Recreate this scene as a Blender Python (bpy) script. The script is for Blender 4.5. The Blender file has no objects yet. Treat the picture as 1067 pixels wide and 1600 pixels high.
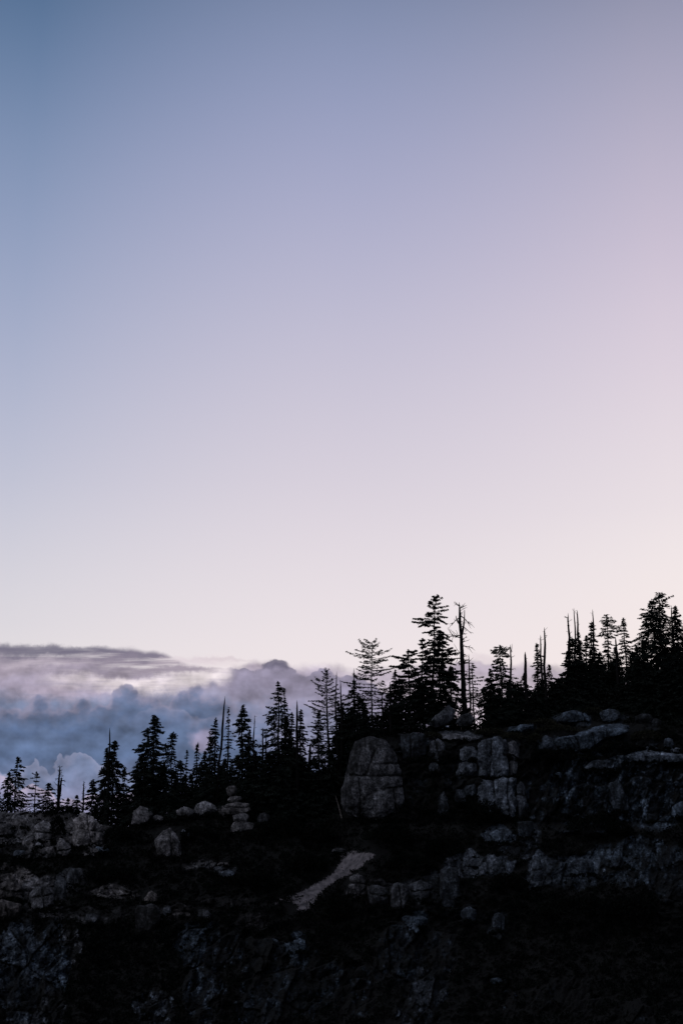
import bpy, math, random
import numpy as np
from mathutils import Vector

SC = bpy.context.scene
COL = SC.collection
PI = math.pi

# ------------------------------------------------------------------ camera
F = 2222.0                       # focal length in photo pixels (photo 1067 x 1600)
PITCH = math.atan(600.0 / F)
CP, SP = math.cos(PITCH), math.sin(PITCH)
CX, CY = 533.5, 800.0
cam_d = bpy.data.cameras.new('camera')
cam = bpy.data.objects.new('camera', cam_d)
COL.objects.link(cam)
cam.location = (0, 0, 0)
cam.rotation_euler = (PI / 2 + PITCH, 0, 0)
cam_d.sensor_fit = 'VERTICAL'
cam_d.sensor_height = 24.0
cam_d.lens = 24.0 * F / 1600.0
cam_d.clip_start = 0.5
cam_d.clip_end = 60000
SC.camera = cam


def at(px, py, Y):
    """world point lying in the direction of photo pixel (px,py), Y metres ahead (numpy-friendly)"""
    px = np.asarray(px, float); py = np.asarray(py, float); Y = np.asarray(Y, float)
    dx = px - CX
    up = CY - py
    dy = F * CP - up * SP
    dz = F * SP + up * CP
    k = Y / dy
    return np.stack(np.broadcast_arrays(dx * k, Y, dz * k), -1)


def mpp(Y):
    return Y / (F * 1.0)


# ------------------------------------------------------------------ numpy noise
def _h(a):
    a = a.astype(np.uint64)
    a = (a ^ (a >> np.uint64(15))) * np.uint64(0x2c1b3c6d) & np.uint64(0xffffffff)
    a = (a ^ (a >> np.uint64(12))) * np.uint64(0x297a2d39) & np.uint64(0xffffffff)
    a = a ^ (a >> np.uint64(15))
    return (a & np.uint64(0xffffff)).astype(float) / float(0xffffff)


def hsh(ix, iy, iz=0, s=0):
    ix = np.asarray(ix).astype(np.int64); iy = np.asarray(iy).astype(np.int64); iz = np.asarray(iz).astype(np.int64)
    v = (ix * 73856093) ^ (iy * 19349663) ^ (iz * 83492791) ^ (s * 2654435761)
    return _h(v & 0xffffffff)


def vnoise(x, y, z=0.0, s=0):
    x, y, z = np.broadcast_arrays(np.asarray(x, float), np.asarray(y, float), np.asarray(z, float))
    xi, yi, zi = np.floor(x), np.floor(y), np.floor(z)
    fx, fy, fz = x - xi, y - yi, z - zi
    fx = fx * fx * (3 - 2 * fx); fy = fy * fy * (3 - 2 * fy); fz = fz * fz * (3 - 2 * fz)
    r = 0
    for dx in (0, 1):
        for dy in (0, 1):
            for dz in (0, 1):
                w = (fx if dx else 1 - fx) * (fy if dy else 1 - fy) * (fz if dz else 1 - fz)
                r = r + w * hsh(xi + dx, yi + dy, zi + dz, s)
    return r * 2 - 1


def fbm(x, y, z=0.0, o=4, s=0, g=0.5):
    r = 0; a = 1.0; t = 0
    for k in range(o):
        r = r + a * vnoise(x * 2.03 ** k + 11.3 * k, y * 2.03 ** k - 7.1 * k, np.asarray(z) * 2.03 ** k, s + k)
        t += a; a *= g
    return r / t


def worley(x, y, s=0):
    xi, yi = np.floor(x), np.floor(y)
    f1 = np.full(x.shape, 9.0); f2 = f1.copy()
    idr = np.zeros(x.shape); ox = np.zeros(x.shape); oy = np.zeros(x.shape); id2 = np.zeros(x.shape)
    for dx in (-1, 0, 1):
        for dy in (-1, 0, 1):
            cx = xi + dx; cy = yi + dy
            qx = cx + 0.1 + 0.8 * hsh(cx, cy, 0, s) - x
            qy = cy + 0.1 + 0.8 * hsh(cx, cy, 1, s) - y
            d = np.sqrt(qx * qx + qy * qy)
            c = d < f1
            f2 = np.where(c, f1, np.minimum(f2, d))
            f1 = np.where(c, d, f1)
            idr = np.where(c, hsh(cx, cy, 2, s), idr)
            id2 = np.where(c, hsh(cx, cy, 3, s), id2)
            ox = np.where(c, -qx, ox); oy = np.where(c, -qy, oy)
    return f1, f2, idr, id2, ox, oy


def smooth(a, b, x):
    t = np.clip((np.asarray(x, float) - a) / (b - a), 0, 1)
    return t * t * (3 - 2 * t)


# ------------------------------------------------------------------ objects helpers
def tag(o, label=None, cat=None, group=None, kind=None):
    if label: o['label'] = label
    if cat: o['category'] = cat
    if group: o['group'] = group
    if kind: o['kind'] = kind
    return o


def empty(name, loc):
    o = bpy.data.objects.new(name, None)
    o.empty_display_size = 0.5
    COL.objects.link(o)
    o.location = Vector([float(v) for v in loc])
    return o


def mesh_obj(name, V, faces_flat, sizes, mat, parent=None, attrs=None, smooth_sh=False, origin=None):
    """V (n,3) world coordinates; origin moves the object's pivot to that point"""
    V = np.asarray(V, np.float64)
    if parent is not None:
        V = V - np.array(parent.location)
        # parts of a thing share its pivot
    elif origin is not None:
        V = V - np.asarray(origin, float)
    me = bpy.data.meshes.new(name)
    me.vertices.add(len(V))
    me.vertices.foreach_set('co', V.astype(np.float32).ravel())
    ff = np.asarray(faces_flat, np.int32).ravel()
    sizes = np.asarray(sizes, np.int32)
    me.loops.add(len(ff))
    me.loops.foreach_set('vertex_index', ff)
    me.polygons.add(len(sizes))
    st = np.concatenate([[0], np.cumsum(sizes)[:-1]]).astype(np.int32)
    me.polygons.foreach_set('loop_start', st)
    me.polygons.foreach_set('loop_total', sizes)
    if smooth_sh:
        me.polygons.foreach_set('use_smooth', np.ones(len(sizes), bool))
    me.update(calc_edges=True)
    if attrs:
        for k, v in attrs.items():
            a = me.attributes.new(k, 'FLOAT', 'POINT')
            a.data.foreach_set('value', np.asarray(v, np.float32).ravel())
    me.materials.append(mat)
    o = bpy.data.objects.new(name, me)
    COL.objects.link(o)
    if parent is not None:
        o.parent = parent
    elif origin is not None:
        o.location = Vector([float(v) for v in origin])
    return o


def grid_faces(nr, nc, wrap=False):
    i, j = np.meshgrid(np.arange(nr - 1), np.arange(nc if wrap else nc - 1), indexing='ij')
    j2 = (j + 1) % nc
    return np.stack([i * nc + j, i * nc + j2, (i + 1) * nc + j2, (i + 1) * nc + j], -1).reshape(-1, 4)


# ------------------------------------------------------------------ materials
def new_mat(name):
    m = bpy.data.materials.new(name)
    m.use_nodes = True
    nt = m.node_tree
    b = nt.nodes['Principled BSDF']
    return m, nt, b


def N(nt, t, **kw):
    n = nt.nodes.new(t)
    for k, v in kw.items():
        if k.startswith('_'):
            setattr(n, k[1:], v)
        else:
            n.inputs[k].default_value = v
    return n


def L(nt, a, b):
    nt.links.new(a, b)


def ramp(nt, stops, fac=None):
    r = nt.nodes.new('ShaderNodeValToRGB')
    e = r.color_ramp.elements
    while len(e) > 1: e.remove(e[-1])
    e[0].position = stops[0][0]; e[0].color = (*stops[0][1], 1)
    for p, c in stops[1:]:
        q = e.new(p); q.color = (*c, 1)
    if fac is not None: L(nt, fac, r.inputs[0])
    return r


def mathn(nt, op, a, b=None, c=None, clamp=False):
    n = nt.nodes.new('ShaderNodeMath'); n.operation = op; n.use_clamp = clamp
    for i, v in enumerate((a, b, c)):
        if v is None: continue
        if isinstance(v, (int, float)): n.inputs[i].default_value = v
        else: L(nt, v, n.inputs[i])
    return n.outputs[0]


def mixc(nt, f, a, b, mode='MIX'):
    n = nt.nodes.new('ShaderNodeMix'); n.data_type = 'RGBA'; n.blend_type = mode
    for s, v in ((n.inputs[0], f), (n.inputs[6], a), (n.inputs[7], b)):
        if isinstance(v, (int, float)): s.default_value = v
        elif isinstance(v, tuple): s.default_value = (*v, 1)
        else: L(nt, v, s)
    return n.outputs[2]


def granite():
    m, nt, b = new_mat('granite')
    geo = N(nt, 'ShaderNodeNewGeometry')
    tone = N(nt, 'ShaderNodeAttribute', _attribute_name='tone').outputs['Fac']
    hue = N(nt, 'ShaderNodeAttribute', _attribute_name='hue').outputs['Fac']
    n1 = N(nt, 'ShaderNodeTexNoise', Scale=0.55, Detail=8.0, Roughness=0.65)
    n2 = N(nt, 'ShaderNodeTexNoise', Scale=3.2, Detail=6.0, Roughness=0.78)
    mp = N(nt, 'ShaderNodeMapping'); mp.inputs['Scale'].default_value = (1.4, 1.4, 0.22)
    n3 = N(nt, 'ShaderNodeTexNoise', Scale=1.0, Detail=6.0, Roughness=0.6)
    for n in (n1, n2): L(nt, geo.outputs['Position'], n.inputs['Vector'])
    L(nt, geo.outputs['Position'], mp.inputs['Vector']); L(nt, mp.outputs[0], n3.inputs['Vector'])
    r1 = ramp(nt, [(0.3, (0.18,) * 3), (0.48, (0.8,) * 3), (0.7, (2.0,) * 3)], n1.outputs[0])
    r2 = ramp(nt, [(0.33, (0.12,) * 3), (0.49, (0.85,) * 3), (0.68, (2.5,) * 3)], n2.outputs[0])
    r3 = ramp(nt, [(0.36, (0.3,) * 3), (0.52, (1.0,) * 3), (0.8, (1.25,) * 3)], n3.outputs[0])
    base = mixc(nt, hue, (0.300, 0.268, 0.266), (0.165, 0.215, 0.285))
    c = mixc(nt, 1.0, base, r1.outputs[0], 'MULTIPLY')
    c = mixc(nt, 1.0, c, r2.outputs[0], 'MULTIPLY')
    c = mixc(nt, 0.8, c, r3.outputs[0], 'MULTIPLY')
    tc = N(nt, 'ShaderNodeCombineColor')
    for i in range(3): L(nt, tone, tc.inputs[i])
    c = mixc(nt, 1.0, c, tc.outputs[0], 'MULTIPLY')
    c = mixc(nt, mathn(nt, 'SUBTRACT', 1.0, mathn(nt, 'MULTIPLY', tone, 6.0, clamp=True), clamp=True), c, (0.006, 0.006, 0.006))
    L(nt, c, b.inputs['Base Color'])
    b.inputs['Roughness'].default_value = 0.93
    b.inputs['Specular IOR Level'].default_value = 0.12
    bm = N(nt, 'ShaderNodeBump', Strength=1.0, Distance=0.45)
    h = mathn(nt, 'ADD', n1.outputs[0], mathn(nt, 'MULTIPLY', n2.outputs[0], 0.6))
    L(nt, h, bm.inputs['Height']); L(nt, bm.outputs[0], b.inputs['Normal'])
    return m


def plain(name, c1, c2, scale=1.5, rough=0.95, spec=0.0, bump=0.0):
    m, nt, b = new_mat(name)
    geo = N(nt, 'ShaderNodeNewGeometry')
    n1 = N(nt, 'ShaderNodeTexNoise', Scale=scale, Detail=5.0, Roughness=0.6)
    L(nt, geo.outputs['Position'], n1.inputs['Vector'])
    r = ramp(nt, [(0.3, c1), (0.7, c2)], n1.outputs[0])
    L(nt, r.outputs[0], b.inputs['Base Color'])
    b.inputs['Roughness'].default_value = rough
    b.inputs['Specular IOR Level'].default_value = spec
    if bump:
        bm = N(nt, 'ShaderNodeBump', Strength=0.8, Distance=bump)
        L(nt, n1.outputs[0], bm.inputs['Height']); L(nt, bm.outputs[0], b.inputs['Normal'])
    return m


M_ROCK = granite()
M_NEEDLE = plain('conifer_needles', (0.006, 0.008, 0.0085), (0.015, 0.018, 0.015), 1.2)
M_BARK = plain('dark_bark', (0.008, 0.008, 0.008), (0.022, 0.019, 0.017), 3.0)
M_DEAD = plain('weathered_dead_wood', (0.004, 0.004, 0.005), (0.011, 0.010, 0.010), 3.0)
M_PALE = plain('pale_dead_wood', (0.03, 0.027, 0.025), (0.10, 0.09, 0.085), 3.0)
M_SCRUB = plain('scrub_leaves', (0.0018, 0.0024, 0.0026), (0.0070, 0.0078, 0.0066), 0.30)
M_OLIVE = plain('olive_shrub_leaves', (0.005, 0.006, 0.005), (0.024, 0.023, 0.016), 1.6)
M_TRAIL = plain('trail_gravel', (0.035, 0.033, 0.037), (0.150, 0.135, 0.143), 1.1, bump=0.3)
M_VALLEY = plain('valley_soil', (0.01, 0.011, 0.011), (0.03, 0.03, 0.03), 0.02)

# ------------------------------------------------------------------ terrain
CREST = np.array([(-760, 1300), (-500, 1266), (-260, 1262), (-60, 1268), (0, 1269), (60, 1268), (110, 1268), (150, 1288), (200, 1292), (240, 1285),
                  (290, 1279), (330, 1276), (400, 1284), (500, 1288), (528, 1268), (548, 1190), (575, 1160), (600, 1149),
                  (640, 1146), (700, 1142), (760, 1140), (830, 1131), (870, 1116), (920, 1110), (975, 1111), (1000, 1124),
                  (1067, 1136), (1330, 1120), (1600, 1128), (1900, 1170)], float)


def crest_py(px):
    px = np.asarray(px, float)
    return np.interp(px, CREST[:, 0], CREST[:, 1]) + 2.0 * vnoise(px / 21.0, 3.3, 0, 5) + 1.2 * vnoise(px / 7.0, 9.3, 0, 6)


def ydepth(px, py):
    px = np.asarray(px, float); py = np.asarray(py, float)
    l = np.interp(py, [1240, 1275, 1333, 1440, 1600, 1900, 2700], [249, 244, 236, 223, 210, 190, 150])
    r = np.interp(py, [1090, 1165, 1285, 1300, 1400, 1460, 1600, 1900, 2700], [258, 240, 237, 232.5, 224, 221, 208, 187, 150])
    w = smooth(525, 590, px)
    y = l * (1 - w) + r * w
    y = y + 2.2 * fbm(px / 150.0, py / 150.0, 0, 3, 31)
    return y


def inpoly(px, py, P):
    r = np.zeros(np.shape(px), bool)
    n = len(P); j = n - 1
    for i in range(n):
        xi, yi = P[i]; xj, yj = P[j]
        if yi != yj:
            r ^= ((yi > py) != (yj > py)) & (px < (xj - xi) * (py - yi) / (yj - yi) + xi)
        j = i
    return r


# rock exposures in the slope: centre, half-size, tone, hue (0 warm grey .. 1 blue grey), vertical stretch
PATCH = [
    (20, 1292, 45, 26, .34, .3), (80, 1300, 60, 30, .30, .2), (140, 1305, 34, 30, .40, .2), (45, 1330, 60, 12, .16, .3),
    (20, 1385, 40, 34, .28, .1), (72, 1400, 44, 32, .42, .3), (110, 1375, 24, 24, .26, .5), (182, 1395, 44, 15, .42, .15),
    (140, 1430, 60, 14, .16, .3), (265, 1428, 34, 14, .30, .1), (310, 1350, 30, 9, .30, .3), (355, 1360, 18, 10, .25, .6),
    (30, 1520, 40, 84, .26, .9), (84, 1500, 26, 64, .22, 1), (60, 1580, 50, 34, .24, .6), (110, 1480, 18, 24, .18, .5),
    (240, 1580, 34, 34, .18, .8), (300, 1475, 26, 34, .28, 1), (335, 1480, 24, 44, .24, 1), (320, 1555, 34, 56, .2, 1),
    (375, 1480, 26, 32, .22, 1), (350, 1408, 60, 10, .20, .2), (395, 1440, 26, 14, .30, .2), (425, 1480, 30, 16, .26, 1),
    (466, 1478, 18, 24, .50, 1), (420, 1555, 44, 66, .28, 1), (485, 1540, 46, 54, .24, 1), (550, 1550, 40, 46, .12, 1),
    (390, 1575, 20, 40, .16, 1), (450, 1588, 20, 22, .20, 1),
    (560, 1384, 22, 22, .42, .3), (600, 1395, 34, 24, .28, .4), (640, 1396, 34, 26, .27, .6), (680, 1385, 26, 32, .24, .7),
    (705, 1390, 14, 36, .28, .7), (640, 1430, 40, 18, .22, .8), (652, 1440, 18, 14, .55, 1), (625, 1490, 36, 48, .26, 1),
    (662, 1520, 38, 66, .26, .8), (690, 1470, 26, 54, .24, .9), (600, 1500, 22, 36, .2, 1), (650, 1585, 36, 28, .2, .9),
    (735, 1350, 44, 19, .34, .7), (780, 1305, 24, 15, .34, .9), (770, 1355, 34, 16, .26, .8), (730, 1430, 22, 18, .34, .9),
    (776, 1444, 20, 22, .32, .9), (828, 1303, 20, 20, .2, .8), (840, 1360, 16, 36, .44, .8), (885, 1362, 58, 30, .24, .9),
    (915, 1350, 24, 18, .34, .9), (805, 1330, 30, 10, .12, .8), (950, 1335, 40, 20, .15, 1), (1000, 1330, 46, 26, .18, 1),
    (1040, 1360, 46, 44, .16, 1), (1050, 1395, 26, 20, .22, 1), (985, 1372, 40, 16, .15, 1), (1035, 1430, 30, 14, .16, 1),
    (774, 1534, 14, 9, .45, 1), (795, 1565, 16, 30, .13, 1), (880, 1560, 60, 30, .05, .9), (990, 1590, 40, 20, .05, .9),
    # right-hand wall
    (850, 1238, 40, 56, .12, 1), (905, 1228, 46, 54, .15, 1), (985, 1235, 50, 50, .16, 1), (1050, 1235, 46, 50, .17, 1),
    (700, 1150, 60, 6, .30, .6), (650, 1170, 30, 24, .15, .8), (925, 1160, 62, 18, .34, 1), (1010, 1184, 60, 9, .46, .9),
    (930, 1195, 30, 9, .30, .9), (815, 1139, 22, 8, .34, 1), (1005, 1150, 40, 22, .12, .9), (890, 1122, 34, 12, .24, .9),
    (955, 1121, 24, 12, .24, .9), (860, 1165, 18, 16, .25, .9), (800, 1190, 26, 60, .06, .9), (740, 1200, 60, 50, .05, .9), (650, 1225, 18, 40, .06, .9),
    (900, 1290, 60, 10, .10, 1), (1010, 1288, 50, 9, .16, 1), (820, 1285, 14, 20, .2, .8),
]
TRAIL_POLY = [(530, 1332), (545, 1330), (566, 1331), (588, 1334), (584, 1339), (572, 1345), (563, 1355), (548, 1366), (530, 1374), (513, 1383),
              (502, 1393), (496, 1405), (487, 1416), (474, 1423), (462, 1422), (466, 1414), (452, 1411), (432, 1414), (414, 1420), (424, 1410), (444, 1402), (462, 1395), (482, 1387), (500, 1378),
              (515, 1368), (526, 1357), (532, 1345)]


def rock_mask(px, py):
    wx = px + 9 * fbm(px / 26.0, py / 26.0, 0, 3, 71) + 4 * fbm(px / 7.0, py / 7.0, 0, 2, 72)
    wy = py + 9 * fbm(px / 26.0, py / 26.0, 0, 3, 81) + 4 * fbm(px / 7.0, py / 7.0, 0, 2, 82)
    tone = np.zeros(px.shape); hue = np.full(px.shape, .6); m = np.zeros(px.shape)
    for cx, cy, rx, ry, t, h in PATCH:
        d = ((wx - cx) / rx) ** 2 + ((wy - cy) / ry) ** 2
        k = 1 - smooth(.75, 1.15, d)
        v = k * t
        hue = np.where(v > tone, h, hue)
        tone = np.maximum(tone, v); m = np.maximum(m, k)
    return m, tone, hue


def relief(px, py, m):
    """metres toward (-) or away from (+) the viewer"""
    qx = px + 6 * fbm(px / 30.0, py / 30.0, 0, 2, 91); qy = py + 6 * fbm(px / 30.0, py / 30.0, 0, 2, 92)
    big = worley(qx / 30.0, qy / 21.0, 3)
    sm = worley(qx / 9.5, qy / 8.0, 4)
    tiny = worley(px / 4.0 + .3 * vnoise(px / 5, py / 5), py / 6.0, 6)
    r = 1.3 * (big[2] - .5) + 3.2 * (big[4] * (big[2] - .5) + big[5] * (big[3] - .25))
    crack1 = np.exp(-(big[1] - big[0]) / .035); r = r + 0.35 * crack1
    r = r + 0.42 * (sm[2] - .5) + 1.3 * (sm[4] * (sm[2] - .5) + sm[5] * (sm[3] - .25)) + .5 * fbm(px / 11.0, py / 11.0, 0, 4, 58)
    crack2 = np.exp(-(sm[1] - sm[0]) / .05); r = r + 0.08 * crack2 * (sm[2] > .4)
    r = r + .10 * (tiny[2] - .5) + .10 * tiny[5] * (tiny[3] - .2)
    # steep cliff zones: tall joint-bounded faces
    cz = np.maximum(smooth(795, 830, px) * smooth(1176, 1192, py) * smooth(1296, 1284, py), smooth(1425, 1462, py + 14 * vnoise(px / 40.0, 2.2, 0, 61)))
    cz = np.maximum(cz, smooth(690, 720, px) * smooth(1296, 1306, py) * smooth(1400, 1385, py) * .6)
    sl = qx + .22 * qy
    c1 = worley(sl / 36.0, qy / 56.0, 13); c2 = worley((qx + .3 * qy) / 12.0, qy / 17.0, 14); c3 = worley(qx / 5.0, qy / 6.0, 15)
    rc = 1.8 * (c1[2] - .5) + 4.2 * (c1[4] * (c1[2] - .5)) + 3.0 * c1[5] * (c1[3] - .15) + .30 * np.exp(-(c1[1] - c1[0]) / .03)
    rc = rc + .8 * (c2[2] - .5) + 2.0 * (c2[4] * (c2[2] - .5) + c2[5] * (c2[3] - .2)) + .28 * (c3[2] - .5) + .6 * c3[4] * (c3[3] - .5) + .5 * fbm(px / 12., py / 20., 0, 5, 59)
    kc = np.maximum(np.exp(-(c1[1] - c1[0]) / .04), .5 * np.exp(-(c2[1] - c2[0]) / .05) * (c2[2] > .45))
    r = r * (1 - cz) + rc * cz
    ct = (.55 + .9 * sm[2] * (.4 + big[3])) * (1 - cz) + cz * (.35 + .8 * c2[2] + .7 * c1[3])
    veg = .8 * fbm(px / 18.0, py / 12.0, 0, 4, 55) + .25 * vnoise(px / 3.0, py / 3.0, 0, 56)
    return m * r + (1 - m) * veg, (np.maximum(.8 * crack1, .45 * crack2 * (sm[2] > .4)) * (1 - cz) + kc * cz) * m, ct, cz


pxs = np.concatenate([np.arange(-760, -24, 5.0), np.arange(-24, 1092, 1.25), np.arange(1092, 1900, 5.0)])
NF = 385
rows_lo = np.linspace(2700, 1660, 24)
PX = []; PY = []; YY = []; CR = []
cpy = crest_py(pxs)
t = np.linspace(0, 1, NF)
for y in rows_lo[:-1]:
    PX.append(pxs); PY.append(np.full(pxs.shape, y))
for s in t:
    PX.append(pxs); PY.append(1660 + (cpy - 1660) * s)
PX = np.array(PX); PY = np.array(PY)
m_, tone_, hue_ = rock_mask(PX, PY)
tr_in = inpoly(PX, PY, TRAIL_POLY)
# keep the bench under the trail smooth
td = np.zeros(PX.shape)
for (ax, ay), (bx_, by_) in zip([(585, 1333), (545, 1352), (505, 1382)], [(545, 1352), (505, 1382), (455, 1422)]):
    vx, vy = bx_ - ax, by_ - ay
    u = np.clip(((PX - ax) * vx + (PY - ay) * vy) / (vx * vx + vy * vy), 0, 1)
    d = np.hypot(PX - ax - u * vx, PY - ay - u * vy)
    td = np.maximum(td, 1 - smooth(22, 36, d))
rel, crk, cellt, czone = relief(PX, PY, m_)
rel = rel * (1 - td)
# ease the relief into the crest row so the edge stays joined to the plateau
rel[-3:, :] *= np.array([.7, .4, .2])[:, None]
Yg = ydepth(PX, PY) + rel
V1 = at(PX, PY, Yg)
streak = .35 * fbm((PX + .25 * PY) / 6.0, PY / 22., 0, 5, 19, .62) + .95 * fbm(PX / 8.0, PY / 9., 0, 6, 29, .72)
frag = smooth(-.22, .30, fbm(PX / 8., PY / 13., 0, 5, 18, .6)) * (1 - czone) + czone * (.14 + 3.0 * smooth(-.12, .48, streak) ** 2)
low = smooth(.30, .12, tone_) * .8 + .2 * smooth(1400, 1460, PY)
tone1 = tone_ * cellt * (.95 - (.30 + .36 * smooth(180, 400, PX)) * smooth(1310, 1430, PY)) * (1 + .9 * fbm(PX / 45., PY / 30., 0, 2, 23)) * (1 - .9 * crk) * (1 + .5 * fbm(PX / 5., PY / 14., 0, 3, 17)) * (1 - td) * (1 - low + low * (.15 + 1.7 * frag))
# plateau running back from the crest
backs = np.array([.6, 1.4, 2.5, 4, 6, 8.5, 11, 14, 18, 23, 29, 37, 48, 62, 80, 105, 140, 200, 320])
Yc = ydepth(pxs, cpy)
P0 = at(pxs, cpy, Yc)


def plateau_drop(b):
    return 0.035 * b + 0.0011 * np.maximum(b - 25, 0) ** 2


V2 = []
for b in backs:
    p = P0.copy()
    p[:, 1] += b
    p[:, 0] *= (1 + b / 400.0)
    p[:, 2] -= plateau_drop(b) + .25 * np.minimum(b, 2) * vnoise(p[:, 0] / 3, b / 3., 0, 8) * .5
    p[:, 2] = np.maximum(p[:, 2], -70)
    V2.append(p)
V2 = np.array(V2)
VV = np.concatenate([V1, V2], 0)
nr, nc = VV.shape[:2]
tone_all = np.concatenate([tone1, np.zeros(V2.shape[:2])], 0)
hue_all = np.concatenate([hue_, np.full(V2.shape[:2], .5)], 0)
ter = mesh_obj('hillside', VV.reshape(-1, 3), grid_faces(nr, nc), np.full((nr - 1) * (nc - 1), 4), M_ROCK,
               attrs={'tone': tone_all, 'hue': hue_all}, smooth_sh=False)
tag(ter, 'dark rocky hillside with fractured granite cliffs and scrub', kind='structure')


def ground(x, Y):
    """height of the plateau behind the crest at world x, Y"""
    pxg = CX + x * (F * CP) / Y
    for _ in range(3):
        c = float(crest_py(pxg)); yc = float(ydepth(pxg, c)); p = at(pxg, c, yc)
        b = Y - yc
        pxg += (x - p[0] * (1 + max(b, 0) / 400.0)) / (yc / F)
    b = max(Y - yc, 0)
    return float(p[2] - plateau_drop(b))


# valley floor out to the horizon
S = 30000.0
g = np.array([[-S, -S, -62], [S, -S, -62], [S, S, -62], [-S, S, -62]])
tag(mesh_obj('ground', g, [[0, 1, 2, 3]], [4], M_VALLEY), 'dark forested valley floor far below the ridge', kind='structure')

# trail sheet on the bench
gx, gy = np.meshgrid(np.arange(430, 604, .5), np.arange(1322, 1434, .5))
wx = gx + 3.4 * fbm(gx / 14., gy / 10., 0, 5, 41, .55); wy = gy + 3.0 * fbm(gx / 12., gy / 8., 0, 5, 42, .6)
wx = wx + 2.6 * vnoise(gx / 1.3, gy / 1.1, 0, 45); wy = wy + 2.2 * vnoise(gx / 1.2, gy / 1.0, 0, 46)
ins = inpoly(wx, wy, TRAIL_POLY)
ins &= fbm(gx / 3.5, gy / 2.2, 0, 4, 47, .6) > -.62 + .50 * smooth(505, 440, gx) - .0 * gy
# worn stones break the surface
Yt = ydepth(gx, gy) - .16 + .12 * fbm(gx / 5., gy / 3., 0, 5, 43, .6)
Vt = at(gx, gy, Yt)
fc = grid_faces(*gx.shape)
keep = ins.ravel()[fc].all(1)
fc = fc[keep]
used, inv = np.unique(fc, return_inverse=True)
tag(mesh_obj('trail', Vt.reshape(-1, 3)[used], inv.reshape(-1, 4), np.full(len(fc), 4), M_TRAIL, smooth_sh=True),
    'pale gravel trail climbing over the bench', kind='structure')

# ------------------------------------------------------------------ boulders
RNG = np.random.default_rng(7)


def outline_fn(P, cx, cy):
    P = np.array(P, float)
    th = np.arctan2(P[:, 1] - cy, P[:, 0] - cx); r = np.hypot(P[:, 0] - cx, P[:, 1] - cy)
    k = np.argsort(th); th = th[k]; r = r[k]
    ta = np.concatenate([th - 2 * PI, th, th + 2 * PI]); ra = np.concatenate([r, r, r])
    tt = np.linspace(-PI, PI, 361)
    # straight edges between the outline points, then lightly rounded
    X = np.interp(tt, ta, np.arange(len(ta)))
    i0 = np.floor(X).astype(int); i1 = np.minimum(i0 + 1, len(ta) - 1)
    A = np.stack([np.cos(ta[i0]) * ra[i0], np.sin(ta[i0]) * ra[i0]], -1); B = np.stack([np.cos(ta[i1]) * ra[i1], np.sin(ta[i1]) * ra[i1]], -1)
    D = B - A; d = np.stack([np.cos(tt), np.sin(tt)], -1)
    den = d[:, 0] * D[:, 1] - d[:, 1] * D[:, 0]
    num = A[:, 0] * D[:, 1] - A[:, 1] * D[:, 0]
    R = np.where(np.abs(den) > 1e-6, num / np.where(np.abs(den) > 1e-6, den, 1), ra[i0])
    ker = np.hanning(15); ker /= ker.sum()
    R = np.convolve(np.concatenate([R[-30:-1], R, R[1:30]]), ker, 'same')[29:-29]
    return lambda th_: np.interp(th_, tt, R)


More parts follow.
